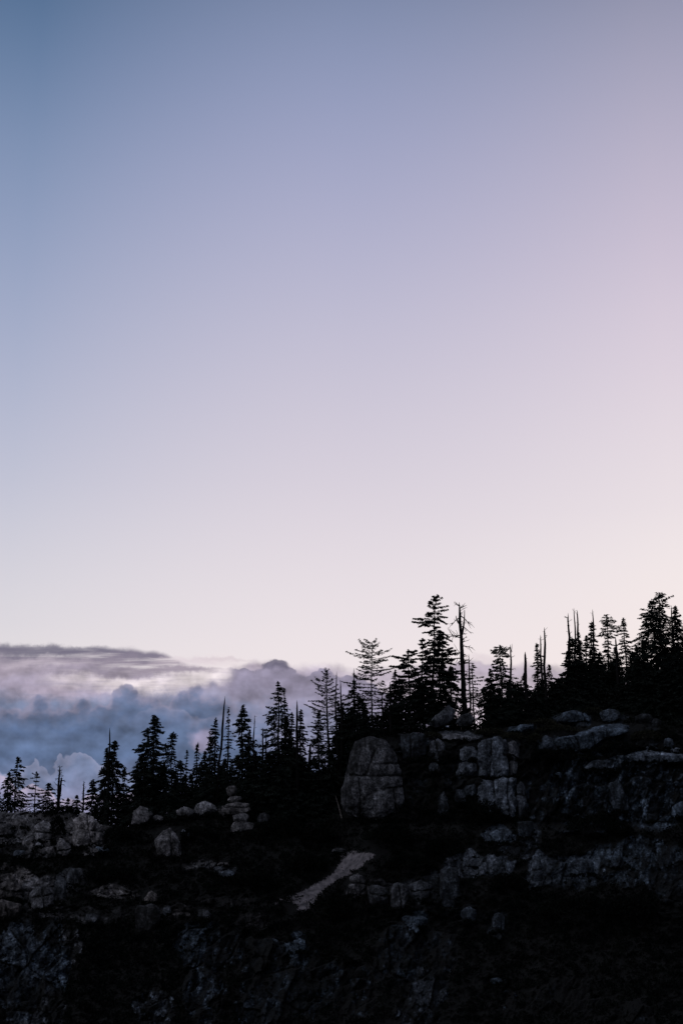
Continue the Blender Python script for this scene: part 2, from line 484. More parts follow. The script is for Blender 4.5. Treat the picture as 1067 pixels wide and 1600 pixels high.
def boulder(spec, seed):
    out = spec['o']; tone = spec.get('t', .5); hue = spec.get('h', .3)
    if isinstance(out, tuple):                      # ellipse with an uneven edge
        cx, cy, rx, ry = out
        n = 9; r_ = np.random.default_rng(seed)
        P = []
        for k in range(n):
            a = 2 * PI * (k + r_.uniform(-.25, .25)) / n
            q = r_.uniform(.88, 1.12)
            P.append((cx + rx * q * math.copysign(abs(math.cos(a)) ** .85, math.cos(a)), cy + ry * q * math.copysign(abs(math.sin(a)) ** .85, math.sin(a))))
    else:
        P = out; A = np.array(P, float); cx = (A[:, 0].min() + A[:, 0].max()) / 2; cy = (A[:, 1].min() + A[:, 1].max()) / 2
        rx = (A[:, 0].max() - A[:, 0].min()) / 2; ry = (A[:, 1].max() - A[:, 1].min()) / 2
    size = max(rx, ry)
    nth = int(np.clip(size * 5, 44, 220)); nph = int(nth * .5)
    fn = outline_fn(P, cx, cy)
    th = np.linspace(-PI, PI, nth, endpoint=False); ph = np.linspace(.0, PI, nph)
    PH, TH = np.meshgrid(ph, th, indexing='ij')
    e = spec.get('e', .66)
    s = np.abs(np.sin(PH)) ** e; c = np.sign(np.cos(PH)) * np.abs(np.cos(PH)) ** e
    R = fn(TH)
    ux = R * s * np.cos(TH); uy = R * s * np.sin(TH)
    base_py = max(spec.get('by', cy + ry * .55), float(crest_py(cx)) + 3)
    k = float(ydepth(cx, base_py)) / F
    D = spec.get('d', .85) * min(rx, ry * 1.3) * k
    Yc_ = float(ydepth(cx, base_py)) + D * spec.get('sink', .38) + spec.get('dy', 0)
    qx = cx + ux; qy = cy + uy
    dep = -c * D
    # uneven bulges, then fracture facets and cracks pressed into the surface
    nx = qx / 10.0 + seed * 3.7; ny = qy / 10.0; nz = dep
    amp = spec.get('n', .5) * k * (4 + size * .12)
    bul = fbm(nx * .55, ny * .55, nz * .55, 3, seed) * amp * 1.4 + fbm(nx * 2.4, ny * 2.4, nz * 2.4, 4, seed + 5) * amp * .65
    # planar fracture faces: clip against a few random planes
    r_ = np.random.default_rng(seed + 99)
    X = ux / rx; Y_ = uy / ry; Z = dep / max(D, .01)
    f = 1 + bul / (size * k)
    X = X * f; Y_ = Y_ * f; Z = Z * f
    for q in range(spec.get('facets', 3)):
        v = r_.normal(size=3); v[2] = -abs(v[2]) - .2; v /= np.linalg.norm(v)
        dlim = r_.uniform(.80, .99)
        dd = X * v[0] + Y_ * v[1] + Z * v[2] - dlim
        ex = np.maximum(dd, 0) * .8
        X = X - ex * v[0]; Y_ = Y_ - ex * v[1]; Z = Z - ex * v[2]
    crk = np.zeros(X.shape); pil = np.zeros(X.shape)
    jx = 1.6 * fbm(qx / 6., qy / 6., 0, 2, seed + 3); jy = 1.6 * fbm(qx / 6., qy / 6., 0, 2, seed + 4)
    for (ax, ay, bx_, by_) in spec.get('cr', []):
        vx, vy = bx_ - ax, by_ - ay
        u = np.clip(((qx + jx - ax) * vx + (qy + jy - ay) * vy) / (vx * vx + vy * vy), 0, 1)
        d = np.hypot(qx + jx - ax - u * vx, qy + jy - ay - u * vy)
        crk = np.maximum(crk, np.exp(-(d / 1.5) ** 2) * (Z < .3)); pil = np.maximum(pil, np.exp(-(d / (size * .11)) ** 2) * (Z < .3))
    fq = 1 - crk * min(.10, 2.2 / size) - pil * .028
    X = X * fq; Y_ = Y_ * fq; Z = Z * fq - 0
    fx = cx + X * rx; fy = cy + Y_ * ry
    V = at(fx, fy, Yc_ + Z * D)
    st = spec.get('top_dark', 0.0)         # tone darkens toward the top
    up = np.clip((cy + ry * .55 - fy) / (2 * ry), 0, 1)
    tn = tone * (.88 - .32 * float(smooth(1340, 1440, cy))) * (1 - st * up) * (1 - spec.get('left_shade', 0) * np.clip((cx + rx * .2 - fx) / rx, 0, 1)) * (1 + .75 * fbm(qx / 3.5, qy / 13., 0, 4, seed + 8)) * (1 + .6 * fbm(qx / 9., qy / 7., 0, 3, seed + 28)) * (1 - .85 * crk)  # shade on the left side is painted into the tone
    fc = grid_faces(nph, nth, True)
    org = at(cx, cy + ry, Yc_)
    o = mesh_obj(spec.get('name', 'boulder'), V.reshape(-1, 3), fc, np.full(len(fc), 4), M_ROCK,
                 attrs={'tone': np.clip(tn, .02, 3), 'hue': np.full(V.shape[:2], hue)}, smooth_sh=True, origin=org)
    # merge the two pole fans
    return tag(o, spec['label'], spec.get('cat', 'boulder'), spec.get('g'))


ROCKS = [
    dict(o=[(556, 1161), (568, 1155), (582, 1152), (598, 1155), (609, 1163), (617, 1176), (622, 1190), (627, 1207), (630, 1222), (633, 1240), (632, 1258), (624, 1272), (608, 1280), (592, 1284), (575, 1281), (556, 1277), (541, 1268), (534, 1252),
            (534, 1235), (538, 1215), (544, 1195), (549, 1175)], t=.50, left_shade=.55, h=.4, e=.62, d=.9, facets=0, n=.32, top_dark=.75, name='rock_tower', cat='rock tower',
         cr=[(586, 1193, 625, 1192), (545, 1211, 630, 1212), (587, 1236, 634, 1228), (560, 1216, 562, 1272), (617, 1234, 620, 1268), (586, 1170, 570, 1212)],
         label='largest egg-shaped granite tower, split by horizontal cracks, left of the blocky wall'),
    dict(o=[(626, 1149), (645, 1144), (664, 1148), (666, 1180), (655, 1188), (630, 1186)], t=.17, h=.8, e=.6, top_dark=.2, label='dark square block right behind the top of the egg-shaped tower',
         cr=[(640, 1146, 642, 1188)]),
    dict(o=[(673, 1160), (683, 1155), (693, 1160), (696, 1175), (690, 1190), (674, 1191), (670, 1176)], t=.36, h=.6, label='rounded oval boulder hanging on the wall between the egg tower and the stacked blocks',
         cr=[(680, 1157, 688, 1190)]),
    dict(o=(679, 1200, 9, 9), t=.28, h=.7, label='small boulder just beneath the oval boulder on the wall'),
    dict(o=[(685, 1147), (712, 1146), (752, 1154), (746, 1160), (700, 1160), (684, 1157)], t=.6, h=.45, e=.5, d=1.6, name='rock_slab', cat='rock slab', label='long flat pale slab capping the wall edge above the stacked blocks'),
    dict(o=[(718, 1172), (726, 1165), (738, 1165), (745, 1174), (743, 1189), (720, 1190)], t=.36, h=.7, label='round head-like top stone of the three-stone column left of the big square block'),
    dict(o=[(709, 1211), (716, 1193), (730, 1189), (744, 1194), (746, 1210), (742, 1217), (716, 1217)], t=.36, h=.7, label='middle stone of the three-stone column left of the big square block'),
    dict(o=[(726, 1220), (747, 1218), (749, 1240), (742, 1248), (727, 1245)], t=.26, h=.8, label='bottom stone of the three-stone column left of the big square block'),
    dict(o=(719, 1247, 10, 13), t=.2, h=.8, label='dim leaning stone at the left foot of the three-stone column'),
    dict(o=[(747, 1164), (757, 1157), (776, 1153), (790, 1158), (794, 1180), (793, 1212), (771, 1217), (749, 1215), (746, 1190)], t=.42, h=.75, e=.42, d=.9, facets=0, n=.6, top_dark=.35, name='rock_block', cat='rock block',
         label='biggest square-cut granite block of the wall, upper half of the tall column', cr=[(768, 1156, 764, 1214)]),
    dict(o=[(747, 1219), (775, 1218), (794, 1217), (804, 1219), (805, 1277), (796, 1279), (790, 1272), (748, 1268)], t=.46, h=.75, e=.42, d=.9, facets=0, n=.6, name='rock_block', cat='rock block',
         label='tall lower block under the biggest square-cut block, behind the domed bush', cr=[(770, 1219, 773, 1275), (794, 1219, 796, 1279)]),
    dict(o=[(793, 1162), (803, 1159), (811, 1168), (810, 1185), (805, 1216), (795, 1214)], t=.42, h=.5, e=.5, d=1.5, label='narrow strip of rock clasping the right side of the biggest square-cut block', cr=[(793, 1188, 811, 1188)]),
    dict(o=[(806, 1228), (814, 1221), (821, 1232), (824, 1270), (820, 1282), (807, 1282)], t=.24, h=.7, e=.5, d=1.2, name='rock_pillar', cat='rock pillar', label='slim dim pillar standing right of the tall lower block', cr=[(806, 1240, 823, 1241)]),
    dict(o=[(808, 1285), (831, 1284), (834, 1305), (826, 1312), (810, 1308)], t=.15, h=.9, e=.5, label='dim squared boulder below the slim pillar'),
    dict(o=[(684, 1246), (693, 1238), (701, 1248), (702, 1268), (693, 1276), (683, 1270)], t=.2, h=.7, label='upright dim rock in the shaded recess left of the domed bush'),
    dict(o=[(667, 1133), (680, 1118), (690, 1110), (701, 1100), (711, 1110), (709, 1121), (697, 1133), (678, 1138)], t=.38, h=.55, facets=6, label='sharp tilted rock pointing up to the right at the foot of the tallest pine'),
    dict(o=[(710, 1131), (718, 1118), (733, 1113), (741, 1124), (736, 1134), (720, 1136)], t=.26, h=.5, label='lower flat-based rock beside the sharp tilted rock'),
    dict(o=[(866, 1128), (879, 1114), (898, 1109), (914, 1114), (924, 1126), (914, 1133), (888, 1134)], t=.28, h=1, d=1.3, cr=[(911, 1112, 914, 1133)], label='broad low boulder on the right skyline, left one of two below the trees'),
    dict(o=[(935, 1114), (950, 1108), (966, 1111), (972, 1124), (958, 1131), (938, 1129)], t=.26, h=.9, d=1.3, label='broad low boulder on the right skyline, right one of two below the trees'),
    dict(o=[(925, 1138), (941, 1133), (979, 1131), (983, 1143), (955, 1151), (941, 1156), (925, 1170), (900, 1176), (880, 1176), (868, 1165), (873, 1152), (905, 1146)], t=.42, h=1, d=1.1, e=.6, n=.9, facets=9, name='rock_slab', cat='rock slab',
         label='long blue-grey slab rising to the right under the skyline boulders', cr=[(893, 1148, 888, 1176), (950, 1133, 954, 1152), (925, 1146, 930, 1168), (878, 1156, 884, 1176)]),
    dict(o=[(839, 1158), (852, 1149), (861, 1152), (866, 1166), (860, 1176), (842, 1175)], t=.28, h=.9, label='rounded boulder at the left end of the long blue-grey slab'),
    dict(o=[(794, 1144), (812, 1132), (836, 1130), (832, 1138), (812, 1148)], t=.4, h=1, d=1.8, name='rock_slab', cat='rock slab', label='thin slanting slab on top of the plateau above the narrow rock strip'),
    dict(o=(1008, 1124, 14, 8), t=.14, h=.7, label='dim round boulder under the right-hand forest edge, left of its neighbour'),
    dict(o=(1026, 1130, 8, 8), t=.14, h=.7, label='dim small boulder under the right-hand forest edge, right of its neighbour'),
    dict(o=(1043, 1163, 8, 9), t=.26, h=.9, label='small upright stone above the pale ledge near the right edge'),
    dict(o=[(972, 1184), (990, 1175), (1012, 1172), (1040, 1176), (1075, 1180), (1090, 1190), (1050, 1194), (1010, 1192), (985, 1192)], t=.55, h=.8, d=1.8, e=.6, facets=8, n=.9, name='rock_ledge', cat='rock ledge',
         label='pale broken ledge running to the right edge of the photo', cr=[(1030, 1173, 1026, 1194), (1000, 1174, 1006, 1192)]),
    dict(o=(1056, 1173, 9, 5), t=.5, h=.7, label='loose stone lying on the pale ledge by the right edge'),
    dict(o=(1017, 1170, 10, 4), t=.42, h=.8, label='thin flake lying on the pale ledge, left of the loose stone'),
    dict(o=(959, 1200, 9, 5), t=.34, h=.9, label='small stone just left of and below the pale ledge'),
    dict(o=[(909, 1202), (925, 1188), (942, 1187), (956, 1198), (948, 1204), (925, 1205)], t=.34, h=.8, d=1.4, facets=7, label='crumbled rock shelf in the middle of the dark right wall'),
    dict(o=(872, 1211, 6, 5), t=.34, h=1, label='little bluish stone near the top of the dark right wall'),
    dict(o=[(938, 1238), (952, 1222), (966, 1215), (975, 1235), (981, 1264), (976, 1272), (960, 1266)], t=.22, h=.85, facets=6, label='triangular rock with a lit lower tip on the dark right wall'),
    dict(o=(1063, 1267, 13, 14), t=.3, h=1, label='bluish boulder cut by the right edge at the foot of the wall'),
    dict(o=(1018, 1279, 9, 7), t=.18, h=.9, label='small dim rock on the ledge below the right wall'),
    # left shoulder
    dict(o=[(116, 1283), (124, 1275), (137, 1273), (151, 1282), (158, 1294), (165, 1307), (167, 1318), (160, 1325), (146, 1325), (138, 1314), (122, 1298)], t=.78, h=.15, d=1.0, n=.9, facets=3,
         label='big bulbous pale boulder on the left shoulder, brightest of the left rocks', cr=[(136, 1275, 144, 1326), (140, 1297, 163, 1300)]),
    dict(o=(127, 1312, 14, 17), t=.55, h=.15, label='knobbly boulder tucked against the left side of the big bulbous one'),
    dict(o=(159, 1329, 13, 6), t=.5, h=.9, label='bluish stone under the big bulbous boulder'),
    dict(o=[(55, 1292), (68, 1284), (84, 1288), (86, 1308), (74, 1317), (58, 1316)], t=.5, h=.3, label='squarish boulder on the left shoulder, left of the bulbous pair', cr=[(57, 1300, 85, 1303)]),
    dict(o=[(87, 1322), (96, 1312), (108, 1318), (116, 1330), (110, 1340), (90, 1338)], t=.55, h=.25, n=.9, label='creased boulder below and between the squarish and bulbous boulders', cr=[(88, 1330, 114, 1326)]),
    dict(o=(62, 1321, 8, 6), t=.4, h=.4, label='small stone under the squarish boulder'),
    dict(o=(30, 1288, 18, 9), t=.34, h=.2, label='low flat boulder at the far left under the leftmost firs'),
    dict(o=(8, 1297, 14, 12), t=.3, h=.3, label='boulder at the left edge just under the ridge line'),
    dict(o=(32, 1334, 11, 8), t=.26, h=.8, label='small dim bluish boulder on the far left slope'),
    dict(o=[(205, 1291), (210, 1267), (220, 1258), (231, 1263), (239, 1272), (232, 1283), (222, 1292)], t=.4, h=.25, facets=6, label='upright pointed boulder at the foot of the double-topped fir'),
    dict(o=(246, 1279, 10, 6), t=.36, h=.3, label='low stone at the right foot of the upright pointed boulder'),
    dict(o=[(302, 1268), (308, 1257), (321, 1252), (336, 1259), (342, 1268), (336, 1273), (306, 1276)], t=.72, h=.35, label='smooth pale rounded boulder left of the stone stack'),
    dict(o=(289, 1270, 13, 9), t=.4, h=.3, label='duller boulder touching the left side of the smooth pale one'),
    dict(o=(354, 1268, 13, 10), t=.26, h=.2, label='dim boulder between the smooth pale one and the stone stack'),
    dict(o=[(240, 1312), (252, 1302), (266, 1293), (276, 1303), (282, 1322), (286, 1340), (262, 1344), (247, 1336)], t=.42, h=.25, facets=7, label='large angular leaning boulder alone on the dark slope', cr=[(266, 1296, 270, 1342)]),
    dict(o=(290, 1304, 8, 9), t=.42, h=.7, label='small bluish stone right of the angular leaning boulder'),
    dict(o=(362, 1236, 8, 9), t=.38, h=.15, g=None, by=1296, label='topmost knob of the stone stack', name='stacked_stone', cat='stone', dy=.4),
    dict(o=(367, 1249, 12, 6), t=.40, h=.15, by=1296, label='thin second stone of the stone stack, just under the knob', name='stacked_stone', cat='stone', dy=.2),
    dict(o=[(345, 1268), (352, 1257), (370, 1252), (390, 1255), (391, 1266), (378, 1272), (355, 1272)], t=.44, h=.15, by=1296, label='widest overhanging stone of the stone stack', name='stacked_stone', cat='stone', cr=[(350, 1262, 391, 1261)], facets=3),
    dict(o=(376, 1278, 13, 8), t=.5, h=.3, by=1296, label='pale stone below the widest overhanging one in the stone stack', name='stacked_stone', cat='stone'),
    dict(o=(377, 1294, 19, 11), t=.42, h=.25, by=1296, label='broad bottom stone carrying the stone stack', name='stacked_stone', cat='stone'),
    dict(o=(412, 1281, 10, 11), t=.15, h=.5, label='dim boulder in the shade right of the stone stack'),
    dict(o=[(48, 1400), (58, 1386), (74, 1381), (86, 1394), (84, 1414), (66, 1425), (50, 1420)], t=.42, h=.4, n=.9, facets=8, label='cracked grey boulder among the broken rocks of the left slope', cr=[(50, 1402, 84, 1398), (66, 1384, 70, 1424)]),
    dict(o=(17, 1390, 19, 19), t=.26, h=.1, n=.9, label='dark rough boulder at the left edge above the brown one', cr=[(0, 1390, 34, 1394)]),
    dict(o=(14, 1424, 22, 16), t=.3, h=0, label='brownish boulder at the left edge of the middle slope', cr=[(10, 1410, 14, 1440)]),
    dict(o=(95, 1392, 10, 22), t=.3, h=.6, label='narrow upright slab right of the cracked grey boulder'),
    dict(o=(115, 1372, 11, 15), t=.24, h=.6, label='dim rounded rock above the narrow upright slab'),
    dict(o=(145, 1438, 14, 9), t=.5, h=.55, label='lone pale stone in the dark scrub below the talus strip', facets=7),
    dict(o=[(220, 1410), (228, 1399), (236, 1391), (245, 1398), (250, 1407), (242, 1414)], t=.48, h=0, facets=6, label='warm grey wedge-shaped rock on top of the dark squared block'),
    dict(o=[(211, 1424), (216, 1416), (240, 1414), (250, 1420), (250, 1440), (243, 1460), (228, 1465), (213, 1455)], t=.19, h=.4, e=.5, name='rock_block', cat='rock block', label='dark squared block standing under the warm grey wedge'),
    dict(o=(261, 1423, 7, 8), t=.48, h=.6, label='small pale stone right of the dark squared block'),
    dict(o=(319, 1430, 12, 10), t=.26, h=.5, label='dim stone on the slope left of the trail end'),
    dict(o=(356, 1366, 12, 7), t=.26, h=.8, label='bluish stone in the scrub below the stone stack'),
    dict(o=(350, 1351, 8, 4), t=.4, h=.1, label='flat warm pebble-like rock below the stone stack'),
    # under the trail
    dict(o=[(544, 1386), (549, 1371), (560, 1365), (570, 1370), (573, 1384), (562, 1400), (552, 1402)], t=.44, h=.3, facets=7, n=.9, label='nearest pale crag directly under the right bend of the trail', cr=[(548, 1378, 572, 1382)]),
    dict(o=[(576, 1386), (590, 1381), (604, 1386), (608, 1410), (596, 1420), (578, 1415)], t=.24, h=.5, facets=7, e=.55, label='second crag from the trail in the row of broken blocks', cr=[(578, 1396, 606, 1400)]),
    dict(o=[(607, 1384), (622, 1379), (638, 1386), (640, 1412), (628, 1424), (610, 1420)], t=.26, h=.5, facets=7, e=.55, label='third crag from the trail in the row of broken blocks', cr=[(622, 1381, 628, 1422)]),
    dict(o=[(640, 1382), (658, 1374), (674, 1384), (676, 1402), (660, 1410), (642, 1406)], t=.26, h=.6, facets=7, e=.55, label='fourth crag from the trail, left of the smooth dark block', cr=[(642, 1392, 676, 1390)]),
    dict(o=[(688, 1360), (702, 1354), (715, 1360), (717, 1390), (712, 1424), (694, 1424), (687, 1396)], t=.22, h=.75, e=.45, name='rock_block', cat='rock block', label='smooth dark upright block at the right end of the row of crags'),
    dict(o=(649, 1441, 17, 11), t=.55, h=1, facets=8, n=1, label='bright bluish rock below the row of crags'),
    dict(o=(426, 1474, 11, 8), t=.36, h=.9, label='small bluish stone in the shade below the trail end'),
    dict(o=(466, 1478, 12, 12), t=.5, h=1, facets=8, n=1, label='bright bluish broken rock right of the small stone below the trail end'),
    dict(o=(530, 1331, 11, 6), t=.22, h=.4, label='low stone at the left side of the trail crest'),
    dict(o=(781, 1306, 15, 13), t=.34, h=.9, label='squat rock below the left foot of the slim pillar'),
    dict(o=[(831, 1338), (840, 1333), (846, 1350), (848, 1385), (834, 1392), (829, 1370)], t=.34, h=.8, label='narrow upright rock in the middle of the lower right slope', cr=[(830, 1360, 847, 1358)]),
    dict(o=(910, 1355, 17, 14), t=.26, h=.9, facets=8, n=1, label='jagged rock on the lower right slope, right of the narrow upright one'),
    dict(o=(732, 1430, 13, 13), t=.3, h=.9, facets=7, label='dim rock beneath the smooth dark upright block, left of two'),
    dict(o=(778, 1443, 12, 17), t=.3, h=.85, facets=7, label='dim tall rock beneath the smooth dark upright block, right of two'),
    dict(o=(774, 1533, 11, 6), t=.4, h=1, label='lone faint bluish stone low in the black hollow'),
]
for i, sp in enumerate(ROCKS):
    boulder(sp, 11 + i * 7)

# ------------------------------------------------------------------ leaf clumps
def diamonds(C, A, W):
    """narrow four-cornered leaf-sized faces: centres C, half-axes A (long) and W (short)"""
    n = len(C)
    V = np.empty((n, 4, 3)); V[:, 0] = C - A; V[:, 1] = C + W - A * .1; V[:, 2] = C + A; V[:, 3] = C - W - A * .1
    return V.reshape(-1, 3), np.arange(n * 4).reshape(-1, 4)


def unit(v):
    return v / np.maximum(np.linalg.norm(v, axis=-1, keepdims=True), 1e-9)


# scrub covering all bare ground (uncountable)
def scrub():
    rg = np.random.default_rng(5)
    n = 19000
    px = rg.uniform(-180, 1250, n); u = rg.uniform(0, 1, n) ** .8
    cp = crest_py(px); py = 1680 + (cp - 1680) * u
    m, tn, hu = rock_mask(px, py)
    td_ = np.zeros(n)
    for (ax, ay), (bx_, by_) in zip([(590, 1334), (545, 1352), (505, 1382)], [(545, 1352), (505, 1382), (455, 1424)]):
        vx, vy = bx_ - ax, by_ - ay
        uu = np.clip(((px - ax) * vx + (py - ay) * vy) / (vx * vx + vy * vy), 0, 1)
        td_ = np.maximum(td_, np.hypot(px - ax - uu * vx, py - ay - uu * vy) < 11)
    pr = np.where(m > .35, .10, 1.0)
    k = (rg.uniform(size=n) < pr) & (td_ < .5)
    for sp in ROCKS:                                   # keep the boulders clear
        o = sp['o']
        if isinstance(o, tuple): x0, x1, y0, y1 = o[0] - o[2], o[0] + o[2], o[1] - o[3], o[1] + o[3]
        else:
            A = np.array(o); x0, x1, y0, y1 = A[:, 0].min(), A[:, 0].max(), A[:, 1].min(), A[:, 1].max()
        k &= ~((px > x0 + 1) & (px < x1 - 1) & (py > y0 - 1) & (py < y1 - 4))
    px = px[k]; py = py[k]; m = m[k]
    base = at(px, py, ydepth(px, py) + np.where(m > .35, 0, .8 * fbm(px / 18.0, py / 12.0, 0, 4, 55)))
    sz = rg.uniform(.35, .95, len(px)) * np.where(m > .35, .5, 1)
    ex = []
    for sp in ROCKS:
        o = sp['o']
        if isinstance(o, tuple): x0, x1, y1 = o[0] - o[2], o[0] + o[2], o[1] + o[3]
        else:
            A = np.array(o); x0, x1, y1 = A[:, 0].min(), A[:, 0].max(), A[:, 1].max()
        if y1 < 1142 or x1 - x0 < 12: continue
        for _ in range(int((x1 - x0) * .55)):
            u_ = rg.uniform(-1, 1)
            ex.append(at((x0 + x1) / 2 + u_ * (x1 - x0) * .56, y1 - 2 * (1 - u_ * u_) + rg.uniform(-2.5, 3), float(ydepth((x0 + x1) / 2, y1)) - rg.uniform(.3, 1.3)))
    base = np.concatenate([base, np.array(ex)]); sz = np.concatenate([sz, rg.uniform(.2, .5, len(ex))])
    nl = 13
    C = np.repeat(base, nl, 0); s = np.repeat(sz, nl)
    d = unit(rg.normal(size=(len(C), 3))); d[:, 1] = -np.abs(d[:, 1]) * .9; d[:, 2] = np.abs(d[:, 2])
    r = rg.uniform(.55, 1, len(C))
    C = C + d * (s * r)[:, None]
    a = unit(d + rg.normal(size=C.shape) * .8) * (rg.uniform(.14, .3, len(C)))[:, None]
    w = unit(np.cross(a, rg.normal(size=C.shape))) * (rg.uniform(.06, .13, len(C)))[:, None]
    V, Fc = diamonds(C, a, w)
    o = mesh_obj('scrub', V, Fc, np.full(len(Fc), 4), M_SCRUB)
    tag(o, 'low near-black scrub covering the slopes between the rocks', 'scrub', kind='stuff')


scrub()


def shrub(px, py, rx, ry, label, mat=None, seed=0, n=None, dy=-1.0):
    rg = np.random.default_rng(seed + 500)
    Yb = float(ydepth(px, py + ry)) + dy
    k = Yb / F
    c = at(px, py + ry, Yb)
    n = n or int(60 + rx * ry * 5)
    d = unit(rg.normal(size=(n, 3))); d[:, 2] = np.abs(d[:, 2])
    lump = 1 + .22 * fbm(d[:, 0] * 2.2 + seed, d[:, 1] * 2.2, d[:, 2] * 2.2, 2, seed)
    r = rg.uniform(.55, 1, n) ** .6 * lump
    R = np.array([rx * k, max(rx * .7, ry * .6) * k, 2 * ry * k])
    C = c + d * r[:, None] * R
    a = unit(d + rg.normal(size=C.shape) * .7) * rg.uniform(.12, .3, n)[:, None]
    w = unit(np.cross(a, rg.normal(size=C.shape))) * rg.uniform(.05, .12, n)[:, None]
    V, Fc = diamonds(C, a, w)
    root = empty('shrub', c)
    tag(root, label, 'shrub', 'shrubs on the slopes and ledges')
    # stems: thin three-sided rods fanning out of the base
    VS = []; FS = []
    for q in range(7):
        t_ = unit(np.array([rg.normal() * .6, rg.normal() * .5, 1.0])) * R[2] * rg.uniform(.5, .8)
        p0 = c + np.array([0, 0, -.15]); p1 = c + t_ * np.array([R[0] / R[2] * 1.3, R[1] / R[2], 1])
        b = len(VS)
        for p, rr in ((p0, .05), (p1, .015)):
            for z in range(3):
                an = z * 2 * PI / 3
                VS.append(p + np.array([math.cos(an) * rr, math.sin(an) * rr, 0]))
        for z in range(3):
            FS.append([b + z, b + (z + 1) % 3, b + 3 + (z + 1) % 3, b + 3 + z])
    mesh_obj('stem', np.array(VS), FS, [4] * len(FS), M_BARK, root)
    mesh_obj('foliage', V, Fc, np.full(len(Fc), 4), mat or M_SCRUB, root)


SHRUBS = [
    (754, 1268, 34, 17, 'large black domed bush in front of the tall lower block', 0),
    (925, 1286, 40, 12, 'wide black domed bush at the foot of the dark right wall', 0),
    (968, 1292, 22, 9, 'low black bush right of the wide domed bush', 0),
    (795, 1376, 26, 11, 'black rounded bush left of the narrow upright rock on the lower slope', 0),
    (600, 1147, 26, 5, 'low dark bush topping the egg-shaped tower', 0),
    (845, 1128, 28, 5, 'olive mat of brush on the plateau left of the skyline boulders', 1),
    (870, 1138, 36, 5, 'olive brush strip between the skyline boulders and the long slab', 1),
    (800, 1150, 24, 5, 'dark brush at the plateau edge right of the biggest square block', 1),
    (765, 1142, 26, 5, 'brush on the plateau behind the capping slab', 1),
    (675, 1148, 18, 5, 'brush tuft left of the flat capping slab', 1),
    (835, 1152, 14, 7, 'brush tuft left of the rounded boulder on the plateau', 1),
    (925, 1110, 18, 5, 'brush between the two broad skyline boulders', 1),
    (965, 1165, 34, 7, 'black brush hanging between the long slab and the pale ledge', 0),
    (1010, 1148, 26, 9, 'dark brush below the dim round boulders at the forest edge', 1),
    (1040, 1145, 18, 9, 'dark brush near the right edge above the small upright stone', 0),
    (100, 1266, 30, 6, 'brush on the left ridge line under the twin dead spires', 0),
    (90, 1290, 14, 14, 'dark bush squeezed between the squarish and bulbous boulders', 0),
    (185, 1300, 22, 9, 'bush right of the big bulbous boulder', 0),
    (310, 1300, 30, 8, 'bush in front of the smooth pale boulder', 0),
    (440, 1290, 34, 12, 'dark bush right of the stone stack', 0),
    (500, 1302, 30, 10, 'dark bush below the left side of the egg-shaped tower', 0),
    (610, 1300, 40, 12, 'wide dark bush below the egg-shaped tower', 0),
    (640, 1345, 38, 9, 'dark bush right of the trail crest', 0),
    (480, 1345, 34, 10, 'dark bush left of the trail crest', 0),
    (400, 1372, 34, 10, 'dark bush left of the middle of the trail', 0),
    (528, 1415, 24, 16, 'dark bush below the lower bend of the trail', 0),
    (170, 1362, 40, 8, 'dark bush on the left slope above the talus strip', 0),
    (690, 1320, 34, 12, 'dark bush on the slope between tower and lower right rocks', 0),
    (900, 1415, 60, 12, 'long black bush on the lower right slope above the hollow', 0),
    (985, 1415, 40, 14, 'black bush left of the bluish bare slope at the right edge', 0),
    (850, 1178, 22, 7, 'black brush under the rounded boulder at the top of the right wall', 0),
    (900, 1183, 34, 5, 'black brush under the long blue-grey slab', 0),
]
for i, (x, y, a, b, lb, ol) in enumerate(SHRUBS):
    shrub(x, y, a, b, lb, M_OLIVE if ol else M_SCRUB, i * 3)

# ------------------------------------------------------------------ trees
def tube(path, rad, ns=6):
    path = np.asarray(path, float); n = len(path)
    T = unit(np.gradient(path, axis=0))
    ref = np.array([0., 1., 0.]) if abs(T[0][1]) < .9 else np.array([1., 0, 0])
    U = unit(np.cross(T, ref)); W = np.cross(T, U)
    an = np.arange(ns) * 2 * PI / ns
    V = path[:, None] + np.asarray(rad)[:, None, None] * (np.cos(an)[None, :, None] * U[:, None] + np.sin(an)[None, :, None] * W[:, None])
    return V.reshape(-1, 3), grid_faces(n, ns, True)


class Acc:
    def __init__(s): s.V = []; s.F = []; s.n = 0
    def add(s, V, Fc):
        s.V.append(V); s.F.append(np.asarray(Fc) + s.n); s.n += len(V)
    def build(s, name, mat, parent, sm=False):
        V = np.concatenate(s.V); Fc = np.concatenate(s.F)
        return mesh_obj(name, V, Fc, np.full(len(Fc), 4), mat, parent, smooth_sh=sm)


STYLE = {
    # whorl spacing (m), branches per whorl, c0 crown start, taper power, droop, tuft density, side fill, drop-out, curl up at tip
    'fir':   dict(sp=.42, nb=6, c0=.05, pw=.70, dr=.32, td=1.5, drop=.18, tuft=(.20, .40), tw=(.06, .12), ragged=.45),
    'dense': dict(sp=.36, nb=7, c0=.02, pw=.68, dr=.28, td=1.5, drop=.17, tuft=(.22, .44), tw=(.08, .13), ragged=.6),
    'thin':  dict(sp=.48, nb=5, c0=.12, pw=.70, dr=.22, td=1.3, drop=.28, tuft=(.16, .32), tw=(.05, .10), ragged=.6),
    'open':  dict(sp=.58, nb=5, c0=.22, pw=.55, dr=-.02, td=2.1, drop=.15, tuft=(.16, .32), tw=(.05, .09), ragged=.30),
    'layer': dict(sp=.70, nb=6, c0=.06, pw=.60, dr=-.12, td=1.2, drop=.10, tuft=(.18, .34), tw=(.05, .09), ragged=.45),
    'pine':  dict(sp=.62, nb=5, c0=.30, pw=.45, dr=.18, td=2.2, drop=.12, tuft=(.22, .40), tw=(.08, .13), ragged=.55),
}


